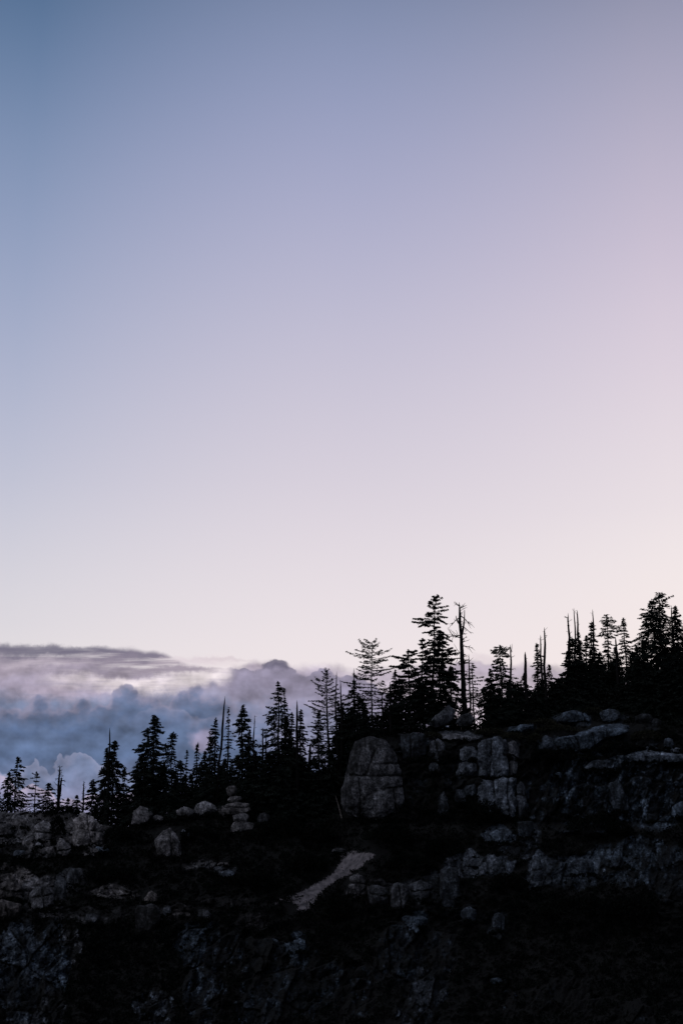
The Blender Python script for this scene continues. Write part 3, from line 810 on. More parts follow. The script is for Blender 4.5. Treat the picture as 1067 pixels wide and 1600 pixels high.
def tree(px, ytop, hw, style, label, Y=None, xb=None, seed=0, group=None, c0=None, top=None, spire=0.0, spirew=None,
         long=(), prof=None, cat='fir tree', name='fir_tree', trunk=None, cut=None, curve=0.0, dens=1.0):
    """one living conifer. px/ytop = its tip, xb = where its foot stands (default straight below), hw = crown half-width (px)"""
    rg = np.random.default_rng(seed * 13 + 5)
    c = crest_py(px)
    if Y is None: Y = float(ydepth(px, c)) + 3 + rg.uniform(0, 6)
    tip = at(px, ytop, Y)
    xf = at(px if xb is None else xb, ytop, Y)[0]
    foot = np.array([xf, Y, ground(xf, Y)])
    H = tip[2] - foot[2]
    st = dict(STYLE[style])
    if c0 is not None: st['c0'] = c0
    k = Y / F
    R = hw * k * (2.1 if style in ('fir', 'dense', 'thin') else 1.65)
    root = empty(name, foot)
    tag(root, label, cat, group)
    # trunk path
    ts = np.linspace(0, 1, 14)
    wob = np.stack([fbm(ts * 2.2, seed * .7, 0, 2, 3), fbm(ts * 2.2, seed * .9, 0, 2, 4), 0 * ts], -1) * .034 * H * (ts * (1 - ts) * 4)[:, None]
    path = foot + (tip - foot) * ts[:, None] + wob
    path[:, 0] += curve * (ts ** 2 - ts) * H
    path[0, 2] -= .6
    tr = trunk or max(.09, .0125 * H)
    rad = tr * (1 - ts) ** .8 + .022
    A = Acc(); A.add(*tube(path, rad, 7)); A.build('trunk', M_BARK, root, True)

    def P(t_): return np.array([np.interp(t_, ts, path[:, q]) for q in range(3)])
    B = Acc(); Cc = []; Aa = []; Ww = []

    def limb(t0, az, ln, rise, sag, fol=1.0, rb=None, curl=0.0):
        rise = rise + rg.normal() * .12
        p0 = P(t0)
        d = np.array([math.cos(az), math.sin(az), 0])
        n = 6; q = np.linspace(0, 1, n)
        side = np.array([-d[1], d[0], 0]) * rg.normal() * .10
        pts = p0 + d * (q * ln)[:, None] + side * (q ** 2 * ln)[:, None]
        pts[:, 2] += rise * ln * q - sag * ln * q ** 1.7 + curl * ln * q ** 4
        if ln > .55:
            r0 = rb or min(.012 + .016 * ln, tr * .5)
            B.add(*tube(pts, np.linspace(r0, .010, n), 3))
        # needle sprays to both sides
        m = max(3, int((ln / .13) * st['td'] * fol * dens))
        if fol <= 0: return
        u = rg.uniform(.18 if ln > 1.2 else .05, 1.02, m) ** .8
        pc = np.stack([np.interp(u, q, pts[:, z]) for z in range(3)], -1)
        sd = rg.choice([-1, 1], m)
        perp = np.array([-d[1], d[0], 0])
        sw = (.55 * ln * (1 - u) ** .8 * rg.uniform(0, .8, m) + .05)
        hang = -rg.uniform(.0, .22, m) * (.5 + st['dr'])
        pc = pc + perp * (sd * sw)[:, None] + np.stack([0 * u, 0 * u, hang], -1)
        a = unit(d * rg.uniform(.3, 1, m)[:, None] + perp * (sd * rg.uniform(.2, .9, m))[:, None] + np.stack([0 * u, 0 * u, rg.normal(-.15 - .3 * st['dr'], .3, m)], -1))
        a = a * rg.uniform(*st['tuft'], m)[:, None]
        w = unit(np.cross(a, rg.normal(size=a.shape) + np.array([0, 1.0, 0]))) * rg.uniform(*st['tw'], m)[:, None]
        Cc.append(pc); Aa.append(a); Ww.append(w)

    z = st['c0'] * H
    tmax = 1 - spire
    wh = 0
    sec = np.stack([rg.uniform(.5, 1.15, 30), rg.uniform(.5, 1.15, 30)])
    sec[:, :] *= np.where(rg.uniform(size=(2, 30)) < .12, .35, 1)
    bh = rg.uniform(.8, 1.6)                      # uneven crown: each height band / side has its own reach
    while z < H * tmax - .12:
        t_ = z / H
        v = (1 - t_ / tmax) / (1 - st['c0'] / tmax) if tmax > st['c0'] else 0
        v = float(np.clip(v, 0, 1))
        if prof is not None: rel_ = np.interp(t_, [p[0] for p in prof], [p[1] for p in prof])
        else:
            rel_ = v ** st['pw'] * (1 if v < .8 else 1 - .25 * (v - .8) / .2)
        for b in range(st['nb']):
            if rg.uniform() < st['drop']: continue
            az = wh * 1.7 + b * 2 * PI / st['nb'] + rg.normal() * .25
            lump = 1 + st['ragged'] * float(vnoise(az * .8 + 5, z / 1.1, seed, 77))
            ln = max(.12, R * rel_ * lump * rg.uniform(.72, 1.12) * sec[0 if math.cos(az) > 0 else 1][int(z / bh) % 30] ** .8)
            dr = st['dr'] + .25 * (1 - t_)
            limb(t_, az, ln, .18 * (t_ ** 2) + (.25 if v < .12 else 0), dr * rg.uniform(.6, 1.3), curl=.10)
        z += st['sp'] * rg.uniform(.75, 1.3) * (.6 + .4 * min(1, rel_ * R / 1.2 + .2))
        wh += 1
    # leader
    if spire == 0:
        for q in range(10): limb(1 - .012 * q - .004, rg.uniform(0, 6.28), .16 + .02 * q, .5, 0)
    else:
        # bare dead top with short stubs
        for q in range(int(spire * H / .45)):
            t_ = tmax + spire * rg.uniform(0, .95)
            limb(t_, rg.uniform(0, 6.28), rg.uniform(.15, .5), rg.uniform(-.3, .3), .2, fol=0, rb=.02)
            # short stubs are drawn even though under the limb length
            p0 = P(t_); az = rg.uniform(0, 6.28); l_ = rg.uniform(.2, .55)
            p1 = p0 + np.array([math.cos(az) * l_, math.sin(az) * l_, rg.uniform(-.15, .25)])
            B.add(*tube(np.array([p0, (p0 + p1) / 2, p1]), [.03, .02, .01], 3))
    for (t_, side, ln, rise, sag, fol) in long:          # named long limbs: side -1 left, +1 right
        az = (PI if side < 0 else 0) + rg.normal() * .25
        limb(t_, az, ln * k, rise, sag, fol, rb=.05)
    V, Fc = diamonds(np.concatenate(Cc), np.concatenate(Aa), np.concatenate(Ww))
    B.add(V, Fc)
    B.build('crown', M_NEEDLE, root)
    return root


def snag(px, ytop, w, label, Y=None, xb=None, seed=0, stubs=14, group=None, fork=(), limbs=(), yb=None, taper=.38, bend=0.0, stub=(.3, .9), down=.0):
    """dead standing trunk. w = trunk width at its foot in px; fork = extra prongs (t, dx_px at tip, ytip); limbs = (t, side, len_px, rise)"""
    rg = np.random.default_rng(seed * 17 + 3)
    c = crest_py(px)
    if Y is None: Y = float(ydepth(px, c)) + 2 + rg.uniform(0, 3)
    k = Y / F
    tip = at(px, ytop, Y); xf = at(px if xb is None else xb, ytop, Y)[0]
    foot = np.array([xf, Y, ground(xf, Y)])
    H = tip[2] - foot[2]
    ts = np.linspace(0, 1, 22)
    wob = np.stack([fbm(ts * 5, seed * .7, 0, 3, 13), fbm(ts * 5, seed * .9, 0, 3, 14), 0 * ts], -1) * .022 * H * np.minimum(1, ts * 3)[:, None] * (1 - ts ** 4)[:, None]
    path = foot + (tip - foot) * ts[:, None] + wob
    path[:, 0] += bend * np.sin(ts * PI) * k * 10
    path[0, 2] -= .6
    r0 = w * k / 2 * 1.5
    stubs = int(stubs * 1.6)
    rad = r0 * (1 - taper * ts) * (1 - .6 * ts ** 8) * (1 + .12 * vnoise(ts * 9, seed, 0, 2))
    rad[-1] = .02
    A = Acc(); A.add(*tube(path, rad, 7))

    def P(t_): return np.array([np.interp(t_, ts, path[:, q]) for q in range(3)])
    for (t_, dx, yt) in fork:
        p0 = P(t_); p2 = at(px + dx, yt, Y); mid = p0 * .62 + p2 * .38; mid[0] = p0[0] * .15 + p2[0] * .85; mid[2] = p0[2] * .75 + p2[2] * .25
        q = np.linspace(0, 1, 9)[:, None]
        pts = (1 - q) ** 2 * p0 + 2 * q * (1 - q) * mid + q ** 2 * p2
        rr = float(np.interp(t_, ts, rad))
        A.add(*tube(pts, rr * (.8 - .6 * q[:, 0]), 6))
    B = A
    limbset = []

    def twig(p0, az, ln, rise, r_, depth=1, tgt=A):
        n = 6; q = np.linspace(0, 1, n)
        d = np.array([math.cos(az), math.sin(az), 0]); pts = p0 + d * (q * ln)[:, None]
        pts[:, 2] += rise * ln * q + (rg.normal() * .25 - down) * ln * q ** 2
        pts[:, 0] += rg.normal(size=n) * .03 * ln; pts[0] = p0
        tgt.add(*tube(pts, np.linspace(r_, .02, n), 4))
        if depth and ln > .6:
            for _ in range(int(2 + ln * 1.5)):
                j = rg.integers(1, n - 1)
                twig(pts[j], az + rg.normal() * .9, ln * rg.uniform(.2, .5), rise + rg.normal() * .5, r_ * .5, 0, tgt)
    for q in range(stubs):
        t_ = rg.uniform(.35, .98) ** .8
        twig(P(t_), rg.uniform(0, 6.28), rg.uniform(*stub), rg.uniform(-.2, .6), max(.032, float(np.interp(t_, ts, rad)) * .28))
    for (t_, side, ln, rise) in limbs:
        Q = Acc(); twig(P(t_), (PI if side < 0 else 0) + rg.normal() * .2, ln * k, rise, .11, 1, Q)
        limbset.append(Q)
    if not limbset:
        V = np.concatenate(A.V); Fc = np.concatenate(A.F)
        return tag(mesh_obj('dead_tree', V, Fc, np.full(len(Fc), 4), M_DEAD, smooth_sh=True, origin=foot), label, 'dead tree', group)
    root = empty('dead_tree', foot)
    tag(root, label, 'dead tree', group)
    A.build('trunk', M_DEAD, root, True)
    for Q in limbset: Q.build('bare_branch', M_DEAD, root)
    return root


G1 = 'firs along the ridge line'
sd = 0


def T(*a, **kw):
    global sd
    sd += 1
    kw.setdefault('seed', sd); kw.setdefault('group', G1)
    return tree(*a, **kw)


def D(*a, **kw):
    global sd
    sd += 1
    kw.setdefault('seed', sd); kw.setdefault('group', 'dead trees along the ridge line')
    return snag(*a, **kw)


# far left
T(-2, 1236, 12, 'fir', 'small fir cut off by the left edge of the photo')
T(29, 1182, 18, 'fir', 'tallest fir of the small far-left group', c0=.02)
T(15, 1206, 10, 'fir', 'slender fir leaning against the left side of the far-left group\'s tallest')
T(58, 1206, 19, 'open', 'open-branched fir second in height in the far-left group', c0=.06)
T(77, 1223, 13, 'fir', 'short bushy fir just left of the twin dead spires')
D(94, 1197, 3, 'left of the twin dead spires on the left ridge, upright and twiggy', stubs=22)
D(97, 1214, 3.4, 'right of the twin dead spires on the left ridge, a leaning broken pole', xb=93, stubs=4, limbs=[(.9, 1, 8, .1)])
T(93, 1232, 11, 'thin', 'ragged low fir growing around the twin dead spires')
T(107, 1248, 6, 'fir', 'tiny fir right beside the twin dead spires')
T(121, 1243, 9, 'fir', 'smallest conical fir in the gap between far-left group and big firs')
D(132, 1220, 2, 'hair-thin dead tree in the gap before the first big fir', stubs=22, stub=(.15, .45), limbs=[])
T(146, 1218, 12, 'dense', 'low fir hugging the left side of the first big fir')
D(172, 1137, 2.6, 'bare spire poking out above the first big fir', stubs=4, stub=(.1, .25), xb=173)
T(168, 1168, 14, 'fir', 'left half of the first big fir pair, blunt topped', c0=.02)
T(180, 1157, 21, 'dense', 'first big fir from the left, dense and pointed', c0=.02)
T(195, 1200, 13, 'fir', 'lower fir filling the right skirt of the first big fir')
T(243, 1117, 14, 'dense', 'tallest narrow fir of the double-topped pair', c0=.02, prof=[(0, 1.3), (.5, 1.05), (.8, .8), (1, .12)])
T(232, 1137, 24, 'fir', 'curved-top left partner of the double-topped fir', c0=.02, curve=.10, dens=1.3, long=[(.42, -1, 30, .1, .35, 1.5), (.5, -1, 26, .2, .3, 1.3), (.65, -1, 18, .1, .4, 1.2)])
T(222, 1180, 18, 'dense', 'wide lower skirt fir at the left foot of the double-topped pair')
T(271, 1143, 15, 'fir', 'single symmetrical fir right of the double-topped pair', c0=.02, prof=[(0, 1.2), (.5, 1.0), (.8, .65), (1, .1)])
T(258, 1195, 10, 'dense', 'short fir between the double-topped pair and the symmetrical fir')
T(293, 1172, 8, 'thin', 'thin fir right of the symmetrical fir')
T(309, 1161, 10, 'fir', 'small round-topped fir left of the tall leaning spire tree')
T(321, 1173, 11, 'dense', 'dark bushy fir between the round-topped one and the leaning spire tree')
D(352, 1088, 3.2, 'tall leaning dead spire rising out of a fir on the left ridge', xb=341, stubs=8, stub=(.1, .3))
T(337, 1121, 15, 'fir', 'leafy fir on the left side of the tall leaning spire', xb=338, c0=.1)
T(357, 1105, 11, 'thin', 'airy fir on the right side of the tall leaning spire', dens=1.3)
T(352, 1185, 12, 'dense', 'dark low fir at the foot of the tall leaning spire')
T(380, 1101, 19, 'dense', 'dense blunt fir right of the tall leaning spire', c0=.02)
D(398, 1117, 2.2, 'thin dead pole touching the dense blunt fir', stubs=14, stub=(.2, .65))
D(411, 1137, 3, 'twiggy dead stick, left of two in the dip between tall firs', stubs=20)
D(416, 1142, 2.2, 'twiggy dead stick, right of two in the dip between tall firs', stubs=16)
T(400, 1175, 14, 'dense', 'low dark fir filling the dip between the tall firs')
T(422, 1178, 12, 'fir', 'low fir in the dip just left of the pair of tall narrow firs')
T(434, 1064, 17, 'fir', 'tall narrow fir with a split pointed top mid-ridge', c0=.05, long=[(.55, -1, 22, .2, .2, 1.4), (.45, -1, 26, .1, .2, 1.3)], prof=[(0, 1.2), (.4, 1.1), (.7, .7), (.9, .35), (1, .1)])
T(444, 1075, 12, 'thin', 'second top right behind the tall split-topped fir', dens=1.4)
D(464, 1094, 4, 'broken grey stub top above the firs mid-ridge', stubs=4, stub=(.1, .25))
T(457, 1112, 14, 'fir', 'fir left of the broken stub top')
T(470, 1108, 13, 'fir', 'fir right of the broken stub top')
D(485, 1160, 5, 'short thick broken trunk in the gap before the wide-armed fir', stubs=5)
T(495, 1190, 14, 'fir', 'low fir behind the short thick broken trunk')
T(510, 1043, 30, 'layer', 'wide-armed layered fir with long left branches', c0=.12, prof=[(0, .9), (.3, 1.0), (.6, .85), (.85, .45), (1, .08)],
  long=[(.78, -1, 30, .28, .05, 1.6), (.70, -1, 37, .35, .05, 1.6), (.62, -1, 32, .2, .1, 1.6), (.55, -1, 36, .1, .05, 1.4), (.44, -1, 30, .1, .1, 1.4)])
D(526, 1049, 2.6, 'left of two thin bare poles beside the wide-armed fir', stubs=8, stub=(.2, .65))
D(532, 1064, 3, 'right of two thin bare poles beside the wide-armed fir, blunt ended', stubs=6, stub=(.1, .35))
T(528, 1095, 14, 'fir', 'fir growing around the two thin bare poles')
T(553, 1062, 23, 'fir', 'bushy fir with a bare spike, left of the open see-through fir', c0=.05)
D(553, 1044, 2, 'bare spike of the bushy fir left of the open see-through fir', stubs=4, stub=(.15, .3))
T(543, 1120, 18, 'dense', 'dark low fir left of the foot of the open see-through fir')
T(582, 1002, 26, 'open', 'open see-through fir with flat upswept branches, visible against the sky', c0=.18, trunk=.17, dens=.85,
  prof=[(0, 1.0), (.35, 1.1), (.62, .95), (.85, .75), (.95, .45), (1, .15)], cat='fir tree')
D(597, 1084, 2.2, 'thin bare stem right of the open see-through fir, shorter one', stubs=10)
D(609, 1066, 2.4, 'thin bare stem right of the open see-through fir, taller one', stubs=12)
T(570, 1104, 16, 'fir', 'low sparse fir under the open see-through fir')
T(604, 1098, 14, 'fir', 'low sparse fir around the thin bare stems')
# centre cluster
T(638, 1014, 27, 'pine', 'ragged spreading pine left of the tallest tree', xb=640, c0=.12, cat='pine tree', name='pine_tree', dens=1.35,
  prof=[(0, .7), (.3, 1.0), (.6, 1.0), (.8, .9), (1, .2)], long=[(.88, -1, 26, .25, .05, 2), (.78, -1, 30, .1, .1, 2), (.95, 1, 16, .2, .1, 2), (.66, -1, 26, .0, .1, 2), (.55, -1, 32, .05, .1, 2)])
T(660, 997, 18, 'pine', 'shorter dark top leaning on the left of the tallest tree', c0=.15, cat='pine tree', name='pine_tree', dens=1.3)
T(681, 931, 24, 'pine', 'tallest pine on the ridge, ragged branches in tiers', xb=670, c0=.10, cat='pine tree', name='pine_tree', trunk=.30, dens=1.15,
  prof=[(0, .9), (.3, 1.1), (.5, 1.0), (.64, .4), (.72, .5), (.78, .7), (.85, .65), (.93, .42), (1, .15)],
  long=[(.815, -1, 25, .05, .15, 2.2), (.76, 1, 24, .0, .35, 2), (.72, 1, 27, .05, .4, 2), (.87, -1, 13, .2, .1, 2), (.84, 1, 20, .0, .3, 2), (.67, 1, 22, 0, .3, 1.6)])
T(690, 991, 27, 'pine', 'dark bushy pine right behind the tallest tree', c0=.08, cat='pine tree', name='pine_tree', dens=1.35)
T(704, 1040, 20, 'fir', 'mid-height fir between the tallest pine and the forked dead tree')
T(655, 1062, 22, 'dense', 'dark low fir at the left foot of the tallest pine')
T(625, 1078, 18, 'fir', 'low fir left below the ragged spreading pine')
T(676, 1078, 18, 'dense', 'dark low fir behind the sharp tilted rock')
D(717, 941, 6.4, 'tall thick dead tree with a forked bare top, right of the tallest pine', xb=724, stubs=26, taper=.5, stub=(.4, 1.5), down=.1, fork=[(.74, 8.5, 953), (.83, -5, 962)],
  limbs=[(.72, -1, 24, .3), (.74, -1, 28, .0), (.56, -1, 30, .15), (.66, 1, 18, -.1), (.52, 1, 20, .2), (.60, -1, 24, .2), (.95, 1, 12, .6), (.97, -1, 9, .9), (.9, 1, 22, -.7), (.88, -1, 18, -.5), (.82, 1, 18, -.5), (.44, 1, 16, -.1)])
T(738, 1036, 17, 'thin', 'slim airy fir right of the tall forked dead tree', c0=.03, dens=1.1)
D(732, 1022, 2.2, 'thin crooked dead stem close right of the tall forked dead tree', stubs=10)
T(725, 1088, 12, 'dense', 'low dark fir at the foot of the tall forked dead tree')
T(748, 1098, 8, 'thin', 'small sparse fir at the bright gap in the trees')
# between centre and right
T(780, 1008, 17, 'fir', 'pointed narrow fir just right of the bright gap', c0=.02, prof=[(0, 1.3), (.5, 1.2), (.75, .6), (.9, .45), (1, .1)])
T(765, 1045, 14, 'dense', 'shoulder fir on the left of the pointed narrow fir')
T(795, 1062, 15, 'dense', 'dark fir under the slender forked pole')
D(797, 1007, 2.8, 'slender pole with a forked tip beside the pointed narrow fir', stubs=16, stub=(.25, .8), fork=[(.9, 2.5, 1006)])
T(808, 1066, 13, 'fir', 'sparse-edged fir left of the blunt bare pole')
D(820, 1018, 4.2, 'straight blunt bare pole standing in the notch, no branches', stubs=5, stub=(.2, .65), taper=.3)
D(844, 992, 3, 'left of two bare poles above the twin-topped fir', stubs=10, stub=(.2, .65))
D(850, 980, 3.6, 'right of two bare poles above the twin-topped fir, knobbly and taller', xb=847, stubs=18, stub=(.2, .65))
T(838, 1005, 12, 'fir', 'fir left of the two bare poles', c0=.05)
T(857, 1038, 13, 'fir', 'fir right of the two bare poles', c0=.05)
T(845, 1070, 20, 'dense', 'dark low fir beneath the two bare poles')
T(872, 1062, 12, 'dense', 'dark low fir before the three-spire cluster')
D(887, 958, 3.4, 'crooked left spire of the three bare spires on the right ridge', xb=893, stubs=14, bend=-.3, stub=(.25, .8), limbs=[(.95, -1, 6, .3)])
D(896, 950, 2.6, 'middle spire of the three bare spires on the right ridge', stubs=12, stub=(.2, .65))
D(901, 953, 3.2, 'right spire of the three bare spires on the right ridge', stubs=14, stub=(.2, .65))
T(893, 996, 20, 'dense', 'ragged fir around the three bare spires', c0=.02, dens=1.1, long=[(.8, -1, 17, 0, .1, .6)])
T(903, 988, 13, 'fir', 'dark fir tucked right under the three bare spires')
D(925, 952, 2.6, 'single bare spire above a narrow fir on the right ridge', stubs=12, stub=(.2, .65))
T(924, 970, 15, 'fir', 'narrow fir around the single bare spire', c0=.03, dens=1.5)
T(937, 1018, 11, 'fir', 'low fir between the single-spire fir and the neat small fir')
T(947, 960, 13, 'fir', 'neat small-headed fir with see-through middle on the right ridge', c0=.03, prof=[(0, 1.1), (.5, .9), (.75, .8), (.88, .7), (1, .15)], dens=.8)
T(973, 965, 19, 'fir', 'full conical fir fourth from the right edge', c0=.03)
D(961, 995, 4, 'bare stub left of the full conical fir', stubs=4, stub=(.1, .3))
T(993, 1008, 13, 'fir', 'lower fir in the saddle before the rightmost tall firs')
T(1029, 926, 19, 'fir', 'highest fir of the right-hand forest edge', c0=.03, prof=[(0, 1.3), (.5, 1.15), (.75, .9), (.9, .75), (1, .12)])
T(1017, 936, 17, 'fir', 'left twin of the highest fir at the right-hand forest edge', c0=.03, prof=[(0, 1.3), (.5, 1.1), (.75, .95), (.9, .6), (1, .12)])
D(1048, 946, 3.2, 'bare spire between the highest firs and the last fir on the right', stubs=10)
T(1054, 946, 17, 'dense', 'last full fir before the right edge of the photo', c0=.03)
T(1070, 956, 16, 'fir', 'fir cut off by the right edge of the photo')

T(915, 992, 12, 'fir', 'slim fir between the three bare spires and the single-spire fir')
T(960, 1010, 13, 'fir', 'slim fir just left of the full conical fir')
T(1003, 1000, 14, 'fir', 'fir leaning into the left side of the highest firs')
T(885, 1020, 15, 'fir', 'fir below the crooked spire on its left side')
T(818, 1052, 13, 'fir', 'fir standing close behind the blunt bare pole')
T(617, 1046, 13, 'fir', 'fir between the thin bare stems and the ragged spreading pine')
T(562, 1088, 15, 'dense', 'dark fir between the bushy spiked fir and the open see-through fir')
T(498, 1110, 15, 'fir', 'fir crowding the left foot of the wide-armed fir')
T(390, 1140, 14, 'fir', 'fir filling the gap right of the dense blunt fir')
T(448, 1120, 16, 'dense', 'dark fir under the split-topped fir')
T(283, 1188, 12, 'fir', 'short fir right of the symmetrical fir')
T(330, 1150, 12, 'fir', 'fir close left of the tall leaning spire, lower than its neighbour')
# dark wood filling the lower band (the trunks stand close, one tree each)
rg = np.random.default_rng(77)
for (x0, x1, n, y0, y1, h0, h1, lb, gp) in [
    (395, 535, 18, 1165, 1205, 17, 24, 'low dark fir in the close wood between the stone stack and the egg-shaped tower', 'close dark wood left of the tower'),
    (205, 395, 15, 1195, 1232, 13, 18, 'low dark fir in the understory behind the left-hand boulders', 'understory firs behind the left boulders'),
    (530, 640, 10, 1098, 1122, 13, 18, 'low dark fir in the understory above the egg-shaped tower', 'understory firs above the tower'),
    (765, 880, 11, 1062, 1085, 15, 20, 'low dark fir in the understory behind the brushy plateau', 'understory firs behind the plateau'),
    (866, 1005, 18, 1030, 1062, 16, 21, 'close dark fir below the bare spires of the right ridge', 'close dark wood of the right ridge'),
    (985, 1090, 14, 998, 1045, 16, 21, 'close dark fir below the highest firs at the right edge', 'close dark wood at the right edge'),
]:
    for q in range(n):
        x = x0 + (x1 - x0) * (q + rg.uniform(.2, .8)) / n
        T(x, rg.uniform(y0, y1), rg.uniform(h0, h1), 'dense', lb, group=gp, c0=.0, dens=1.15,
          Y=float(ydepth(x, crest_py(x))) + rg.uniform(2.0, 9))
# a few more beyond both sides of the frame
for x, y, w in ((-40, 1215, 16), (-75, 1200, 18), (-110, 1225, 14), (1095, 960, 19), (1125, 985, 20), (1160, 965, 20), (1200, 990, 22)):
    T(x, y, w, 'dense', 'fir standing just outside the photographed stretch of ridge', group='firs beyond the frame', c0=.0)

# pale dead limb leaning beside the tower
p0 = at(534, 1279, float(ydepth(534, 1279)) - 1.6); p1 = at(524, 1243, float(ydepth(524, 1260)) - .6)
q = np.linspace(0, 1, 9)[:, None]
pts = p0 + (p1 - p0) * q + np.array([.12, 0, 0]) * np.sin(q * 3) * .4
V, Fc = tube(pts, .13 - .09 * q[:, 0], 6)
o = mesh_obj('dead_log', V, Fc, np.full(len(Fc), 4), M_PALE, smooth_sh=True, origin=p0)
tag(o, 'pale dead log leaning at the left foot of the egg-shaped tower', 'log')

# ------------------------------------------------------------------ world: dusk sky with cloud bank
def srgb(r, g, b):
    f = lambda c: (c / 255) / 12.92 if c / 255 <= .04045 else ((c / 255 + .055) / 1.055) ** 2.4
    return (f(r), f(g), f(b))


W = bpy.data.worlds.new('World'); SC.world = W; W.use_nodes = True
nt = W.node_tree
bg = nt.nodes['Background']
tcn = N(nt, 'ShaderNodeTexCoord')
sep = N(nt, 'ShaderNodeSeparateXYZ'); L(nt, tcn.outputs['Generated'], sep.inputs[0])
dX, dY, dZ = sep.outputs
mm = lambda op, *a, **k: mathn(nt, op, *a, **k)
elev = mm('ARCSINE', dZ)                         # radians above the horizon
azim = mm('ARCTAN2', dX, dY)                     # radians right of due north


def el_of(y): return math.atan2(F * SP + (CY - y) * CP, F * CP - (CY - y) * SP)


EMAX = math.radians(60)
eln = mm('DIVIDE', elev, EMAX, clamp=True)


def sky_ramp(rows, zen):
    st = [(max(0, el_of(y) / EMAX), srgb(*c)) for y, c in rows]
    st = sorted(st)
    st.append((1.0, zen))
    r = ramp(nt, st, eln)
    r.color_ramp.interpolation = 'B_SPLINE'
    return r.outputs[0]


lowL, lowC, lowR = (232, 225, 228), (244, 233, 235), (249, 236, 234)
RL = sky_ramp([(0, (78, 110, 148)), (255, (130, 149, 184)), (508, (163, 173, 203)), (765, (196, 198, 217)), (985, (228, 223, 228)), (1100, lowL), (1395, lowL)], (.035, .07, .14))
RC = sky_ramp([(0, (130, 145, 179)), (255, (165, 169, 202)), (508, (196, 193, 215)), (755, (220, 212, 224)), (965, (240, 231, 235)), (1100, lowC), (1395, lowC)], (.05, .08, .15))
RR = sky_ramp([(0, (146, 150, 177)), (255, (187, 181, 204)), (505, (217, 204, 221)), (805, (239, 230, 234)), (940, (247, 237, 237)), (1100, lowR), (1395, lowR)], (.06, .085, .15))
azn = mm('DIVIDE', azim, math.atan(533.5 / F))   # -1 .. 1 across the frame
fl = mm('POWER', mm('MULTIPLY', azn, -1, clamp=True), 1.5); fr = mm('POWER', mm('MULTIPLY', azn, 1, clamp=True), 1.35)
sky = mixc(nt, fr, mixc(nt, fl, RC, RL), RR)

# cloud field: coordinates fixed to the sky direction (tangent plane toward the ridge)
fwd = mm('ADD', mm('MULTIPLY', dY, CP), mm('MULTIPLY', dZ, SP))
fwd = mm('MAXIMUM', fwd, .08)
upc = mm('SUBTRACT', mm('MULTIPLY', dZ, CP), mm('MULTIPLY', dY, SP))
cu = mm('ADD', mm('MULTIPLY', mm('DIVIDE', dX, fwd), F / 100), CX / 100)          # hundreds of units across
cv = mm('SUBTRACT', CY / 100, mm('MULTIPLY', mm('DIVIDE', upc, fwd), F / 100))     # hundreds of units down
comb = N(nt, 'ShaderNodeCombineXYZ'); L(nt, cu, comb.inputs[0]); L(nt, cv, comb.inputs[1])


def noise(scale, detail, rough, off=(0, 0, 0), sx=1.0, sy=1.0, dist=0.0):
    mp = N(nt, 'ShaderNodeMapping'); mp.inputs['Location'].default_value = off; mp.inputs['Scale'].default_value = (sx, sy, 1)
    L(nt, comb.outputs[0], mp.inputs['Vector'])
    n = N(nt, 'ShaderNodeTexNoise', Scale=scale, Detail=detail, Roughness=rough, Distortion=dist)
    L(nt, mp.outputs[0], n.inputs['Vector'])
    return mm('SUBTRACT', n.outputs[0], .5)


nA = noise(2.4, 4, .5, (3, 1, 0)); nB = noise(2.4, 4, .5, (-4, 7, 2))
nC = noise(6.5, 6, .58, (1, 5, 3)); nD = noise(6.5, 6, .58, (9, -2, 4))
rA = noise(1.7, 3.5, .5, (2.3, 6.1, 5), 1, 1.3); rB = noise(1.7, 3.5, .5, (2.3 + .06, 6.1 + .16, 5), 1, 1.3)
lit = mm('SUBTRACT', rB, rA)
du = mm('ADD', mm('MULTIPLY', nA, .55), mm('MULTIPLY', nC, .12))
dv = mm('ADD', mm('MULTIPLY', nB, .34), mm('MULTIPLY', nD, .18))
wu = mm('ADD', cu, du); wv = mm('ADD', cv, dv)
mpv = N(nt, 'ShaderNodeCombineXYZ'); L(nt, cu, mpv.inputs[0]); L(nt, cv, mpv.inputs[1])
vor = N(nt, 'ShaderNodeTexVoronoi', Scale=5.0, _feature='SMOOTH_F1'); vor.inputs['Smoothness'].default_value = .5
L(nt, mpv.outputs[0], vor.inputs['Vector'])
puff = mm('SUBTRACT', vor.outputs['Distance'], .45)        # billow edges


def sstep(a, b, x):
    n = N(nt, 'ShaderNodeMapRange', _interpolation_type='SMOOTHSTEP')
    n.inputs['From Min'].default_value = a; n.inputs['From Max'].default_value = b
    L(nt, x, n.inputs['Value'])
    return n.outputs[0]


def curve(x, pts, lo=-3.0, hi=15.0):
    """piecewise function of x through a colour ramp (value scaled 8..14)"""
    xn = mm('DIVIDE', mm('SUBTRACT', x, lo), hi - lo, clamp=True)
    st = [((p[0] / 100 - lo) / (hi - lo), ((p[1] / 100 - 8) / 6,) * 3) for p in pts]
    r = ramp(nt, st, xn); r.color_ramp.interpolation = 'B_SPLINE' if False else 'EASE'
    return mm('ADD', mm('MULTIPLY', r.outputs[0], 6.0), 8.0)


def paint(base, col, f):
    return mixc(nt, f, base, srgb(*col))


def layer_top(pts, soft, jag, billow=0.0):
    y = curve(cu, pts)
    d = mm('SUBTRACT', cv, y)
    d = mm('ADD', d, mm('MULTIPLY', nB, jag))
    d = mm('ADD', d, mm('MULTIPLY', nC, jag * .35))
    if billow: d = mm('SUBTRACT', d, mm('MULTIPLY', puff, billow))
    return sstep(-soft, soft, d)


